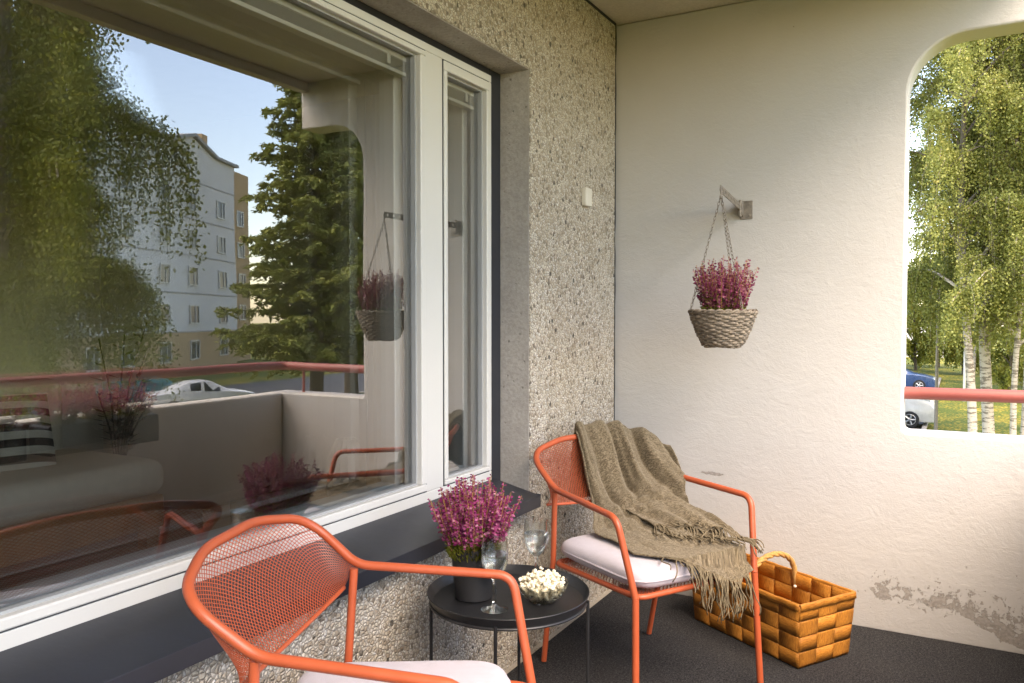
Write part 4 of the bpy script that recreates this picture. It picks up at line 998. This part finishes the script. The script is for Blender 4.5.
# ------------------------------------------------------------------ cars
def make_car(label, paint, loc, rot, wagon=False, tall=0.0):
    t = thing('parked_car', label, 'car', loc, rot, 'cars parked outside')
    # stations along the length: x, belt z, roof z (None when no cabin), half width, half roof width
    z0 = .24
    if wagon: prof = [(-2.22, .62, .66), (-2.18, .90, 1.00), (-2.05, .95, 1.38), (-1.5, .95, 1.45), (-.6, .94, 1.47), (.1, .93, 1.44), (.55, .92, 1.28), (1.05, .92, .97), (1.6, .86, .89), (2.05, .76, .79), (2.2, .60, .62)]
    else: prof = [(-2.22, .62, .66), (-2.15, .88, .92), (-1.65, .93, .97), (-1.2, .94, 1.22), (-.7, .94, 1.39), (-.1, .94, 1.42), (.3, .93, 1.36), (.65, .92, 1.18), (1.05, .92, .97), (1.6, .86, .89), (2.05, .76, .79), (2.2, .60, .62)]
    g = G(); ring = []
    for x, zb, zr in prof:
        endk = 1-.12*max(0, (abs(x)-1.6)/.6)**2; w = .86*endk; cab = zr-zb > .08; wr = w*(.72 if cab else .90); zb += tall*.6; zr += tall
        ring.append([(x, -w*.95, z0), (x, -w, z0+.25), (x, -w*.985, zb), (x, -wr, zr-(.03 if cab else .01)), (x, -wr*.6, zr), (x, wr*.6, zr), (x, wr, zr-(.03 if cab else .01)), (x, w*.985, zb), (x, w, z0+.25), (x, w*.95, z0)])
    for r_ in ring: g.v += r_
    n = 10
    for i in range(len(ring)-1):
        for k in range(n): g.f.append((i*n+k, (i+1)*n+k, (i+1)*n+(k+1) % n, i*n+(k+1) % n))
    g.f.append(tuple(range(n))); g.f.append(tuple(reversed(range((len(ring)-1)*n, len(ring)*n))))
    g.build('body', paint, t, smooth=32, bevel=.012)
    # side glass, windscreen, rear glass as thin proud panels
    def glass(pts, nm='window'):
        g = G(); P = [Vector(p) for p in pts]; c = sum(P, Vector())/len(P); nr = (P[1]-P[0]).cross(P[2]-P[0]).normalized()
        if nr.dot(c-Vector((0, 0, .7))) < 0: nr = -nr
        for p in P: q = c+(p-c)*.88; g.v.append(tuple(q+nr*.006))
        for p in P: q = c+(p-c)*.88; g.v.append(tuple(q-nr*.012))
        m = len(P); g.f.append(tuple(range(m))); g.f.append(tuple(reversed(range(m, 2*m))))
        for k in range(m): g.f.append((k, m+k, m+(k+1) % m, (k+1) % m))
        g.build(nm, M['carglass'], t, smooth=0)
    cabs = [i for i, (x, zb, zr) in enumerate(prof) if zr-zb > .2]; i0, i1 = cabs[0], cabs[-1]; im = (i0+i1+1)//2
    for s in (2, 7):
        o = 3 if s == 2 else 6
        for a, b in ((i0, im), (im, i1)):
            glass([ring[i][s] for i in range(a, b+1)]+[ring[i][o] for i in range(b, a-1, -1)])
    glass([ring[i1][3], ring[i1][6], ring[i1+1][7], ring[i1+1][2]], 'windscreen'); glass([ring[i0][3], ring[i0][6], ring[i0-1][7], ring[i0-1][2]], 'rear_window')
    for sx in (-1.35, 1.38):
        for sy in (-.80, .80):
            w = G(); w.tube([(sx, sy-.1, .32), (sx, sy+.1, .32)], .32, 24); wh = w.build('wheel', M['tyre'], t, bevel=.02)
            r = G(); so_ = math.copysign(1, sy)
            for k in range(5):
                a = 2*PI*k/5; r.tube([(sx, sy+so_*.101, .32), (sx+.19*math.cos(a), sy+so_*.104, .32+.19*math.sin(a))], .035, 6)
            r.tube([(sx+.2*math.cos(q*PI/12), sy+so_*.10, .32+.2*math.sin(q*PI/12)) for q in range(24)], .016, 6, closed=True); r.build('rim', M['rim'], wh)
    for sy in (-.58, .58): G().box((2.12, sy, .66+tall*.4), (.10, .30, .11)).build('headlight', M['lamp_white'], t, bevel=.02)
    for sy in (-.62, .62): G().box((-2.19, sy, .80+tall*.4), (.05, .20, .14)).build('tail_light', M['redroof'], t, bevel=.01)
    g = G(); g.box((2.185, 0, .42), (.08, 1.45, .14)); g.box((-2.20, 0, .44), (.08, 1.5, .14)); g.build('bumper', M['tyre'], t, bevel=.02)
    return t
mk = make_car
mk('white estate car parked nose out at the edge of the lot', car_paint('white_car_paint', (.50, .50, .49)), (-3.0, 34.8, GZ+.01), 0, True, .22)
mk('dark blue saloon parked in the row behind the white estate car', car_paint('blue_car_paint', (.03, .07, .17)), (-3.35, 51.5, GZ+.01), 0)
mk('graphite hatchback parked closest to the building in the lot', car_paint('graphite_car_paint', (.06, .06, .065)), (-3.75, 29.7, GZ+.01), 0, True)
mk('silver saloon parked on the road, mirrored in the window', car_paint('silver_car_paint', (.55, .56, .58)), (26.6, 24.6, GZ+.02), R(118))
mk('teal estate car parked behind the silver saloon, mirrored in the window', car_paint('teal_car_paint', (.04, .16, .18)), (30.8, 25.0, GZ+.02), R(112), True, .08)
def lamp_post(label, loc, h, mat):
    t = thing('street_lamp', label, 'street lamp', loc, 0, 'street lamps outside')
    G().tube([(0, 0, 0), (0, 0, h)], [.06, .035], 10).build('post', mat, t); G().lathe([(0, 0), (.10, 0), (.10, .32), (0, .34)], 14).build('base', M['white'], t)
    g = G(); g.tube(fillet([(0, 0, h-.1), (0, 0, h+.25), (.7, 0, h+.35)], .2), .03, 8); g.build('arm', mat, t); g = G(); g.box((.9, 0, h+.34), (.5, .2, .09)); g.build('lamp_head', M['steel'], t, smooth=0, bevel=.03)
lamp_post('grey lamp post with a white base at the parking lot edge', (-.64, 29.4, GZ), 5.0, M['steel'])
lamp_post('pale lamp post far back on the lawn', (.22, 46.0, GZ), 4.6, M['white'])

# ================================================================== light, sky, camera
az = math.atan2(.74, -.67); el = R(54)
world = bpy.data.worlds.new('World'); sc.world = world; world.use_nodes = True
nt = world.node_tree; bg = nt.nodes['Background']; sky = nt.nodes.new('ShaderNodeTexSky'); sky.sky_type = 'NISHITA'; sky.sun_disc = False
sky.sun_elevation = el; sky.sun_rotation = az; sky.air_density = 1.0; sky.dust_density = .8; sky.ozone_density = 1.0
nt.links.new(sky.outputs[0], bg.inputs[0]); bg.inputs[1].default_value = .15
sl = bpy.data.lights.new('sun', 'SUN'); sl.energy = 1.65; sl.angle = R(55); sl.color = (1, .93, .82)
so_ = bpy.data.objects.new('sun', sl); COL.objects.link(so_)
sd = Vector((math.sin(az)*math.cos(el), math.cos(az)*math.cos(el), math.sin(el)))
so_.rotation_euler = sd.to_track_quat('Z', 'Y').to_euler()
cam = bpy.data.cameras.new('camera'); co = bpy.data.objects.new('camera', cam); COL.objects.link(co)
co.location = (0, 0, 1.26); yaw = R(29.2); pit = math.atan(26.5/802)
co.rotation_euler = (PI/2-pit, 0, yaw); cam.sensor_width = 36; cam.lens = 802/1024*36; cam.clip_start = .02; cam.clip_end = 2000
sc.camera = co
vs_ = sc.view_settings; vs_.view_transform = 'Standard'; vs_.look = 'None'; vs_.exposure = 2.68; vs_.use_white_balance = True; vs_.white_balance_temperature = 7900; vs_.white_balance_tint = 15; vs_.gamma = 1; vs_.use_curve_mapping = False
cy = sc.cycles; cy.use_denoising = True; cy.max_bounces = 14; cy.transparent_max_bounces = 24; cy.transmission_bounces = 10; cy.glossy_bounces = 5; cy.diffuse_bounces = 6
cy.caustics_reflective = False; cy.caustics_refractive = False; cy.sample_clamp_indirect = 6.0
try: cy.denoiser = 'OPENIMAGEDENOISE'; cy.denoising_input_passes = 'RGB_ALBEDO_NORMAL'
except Exception: pass
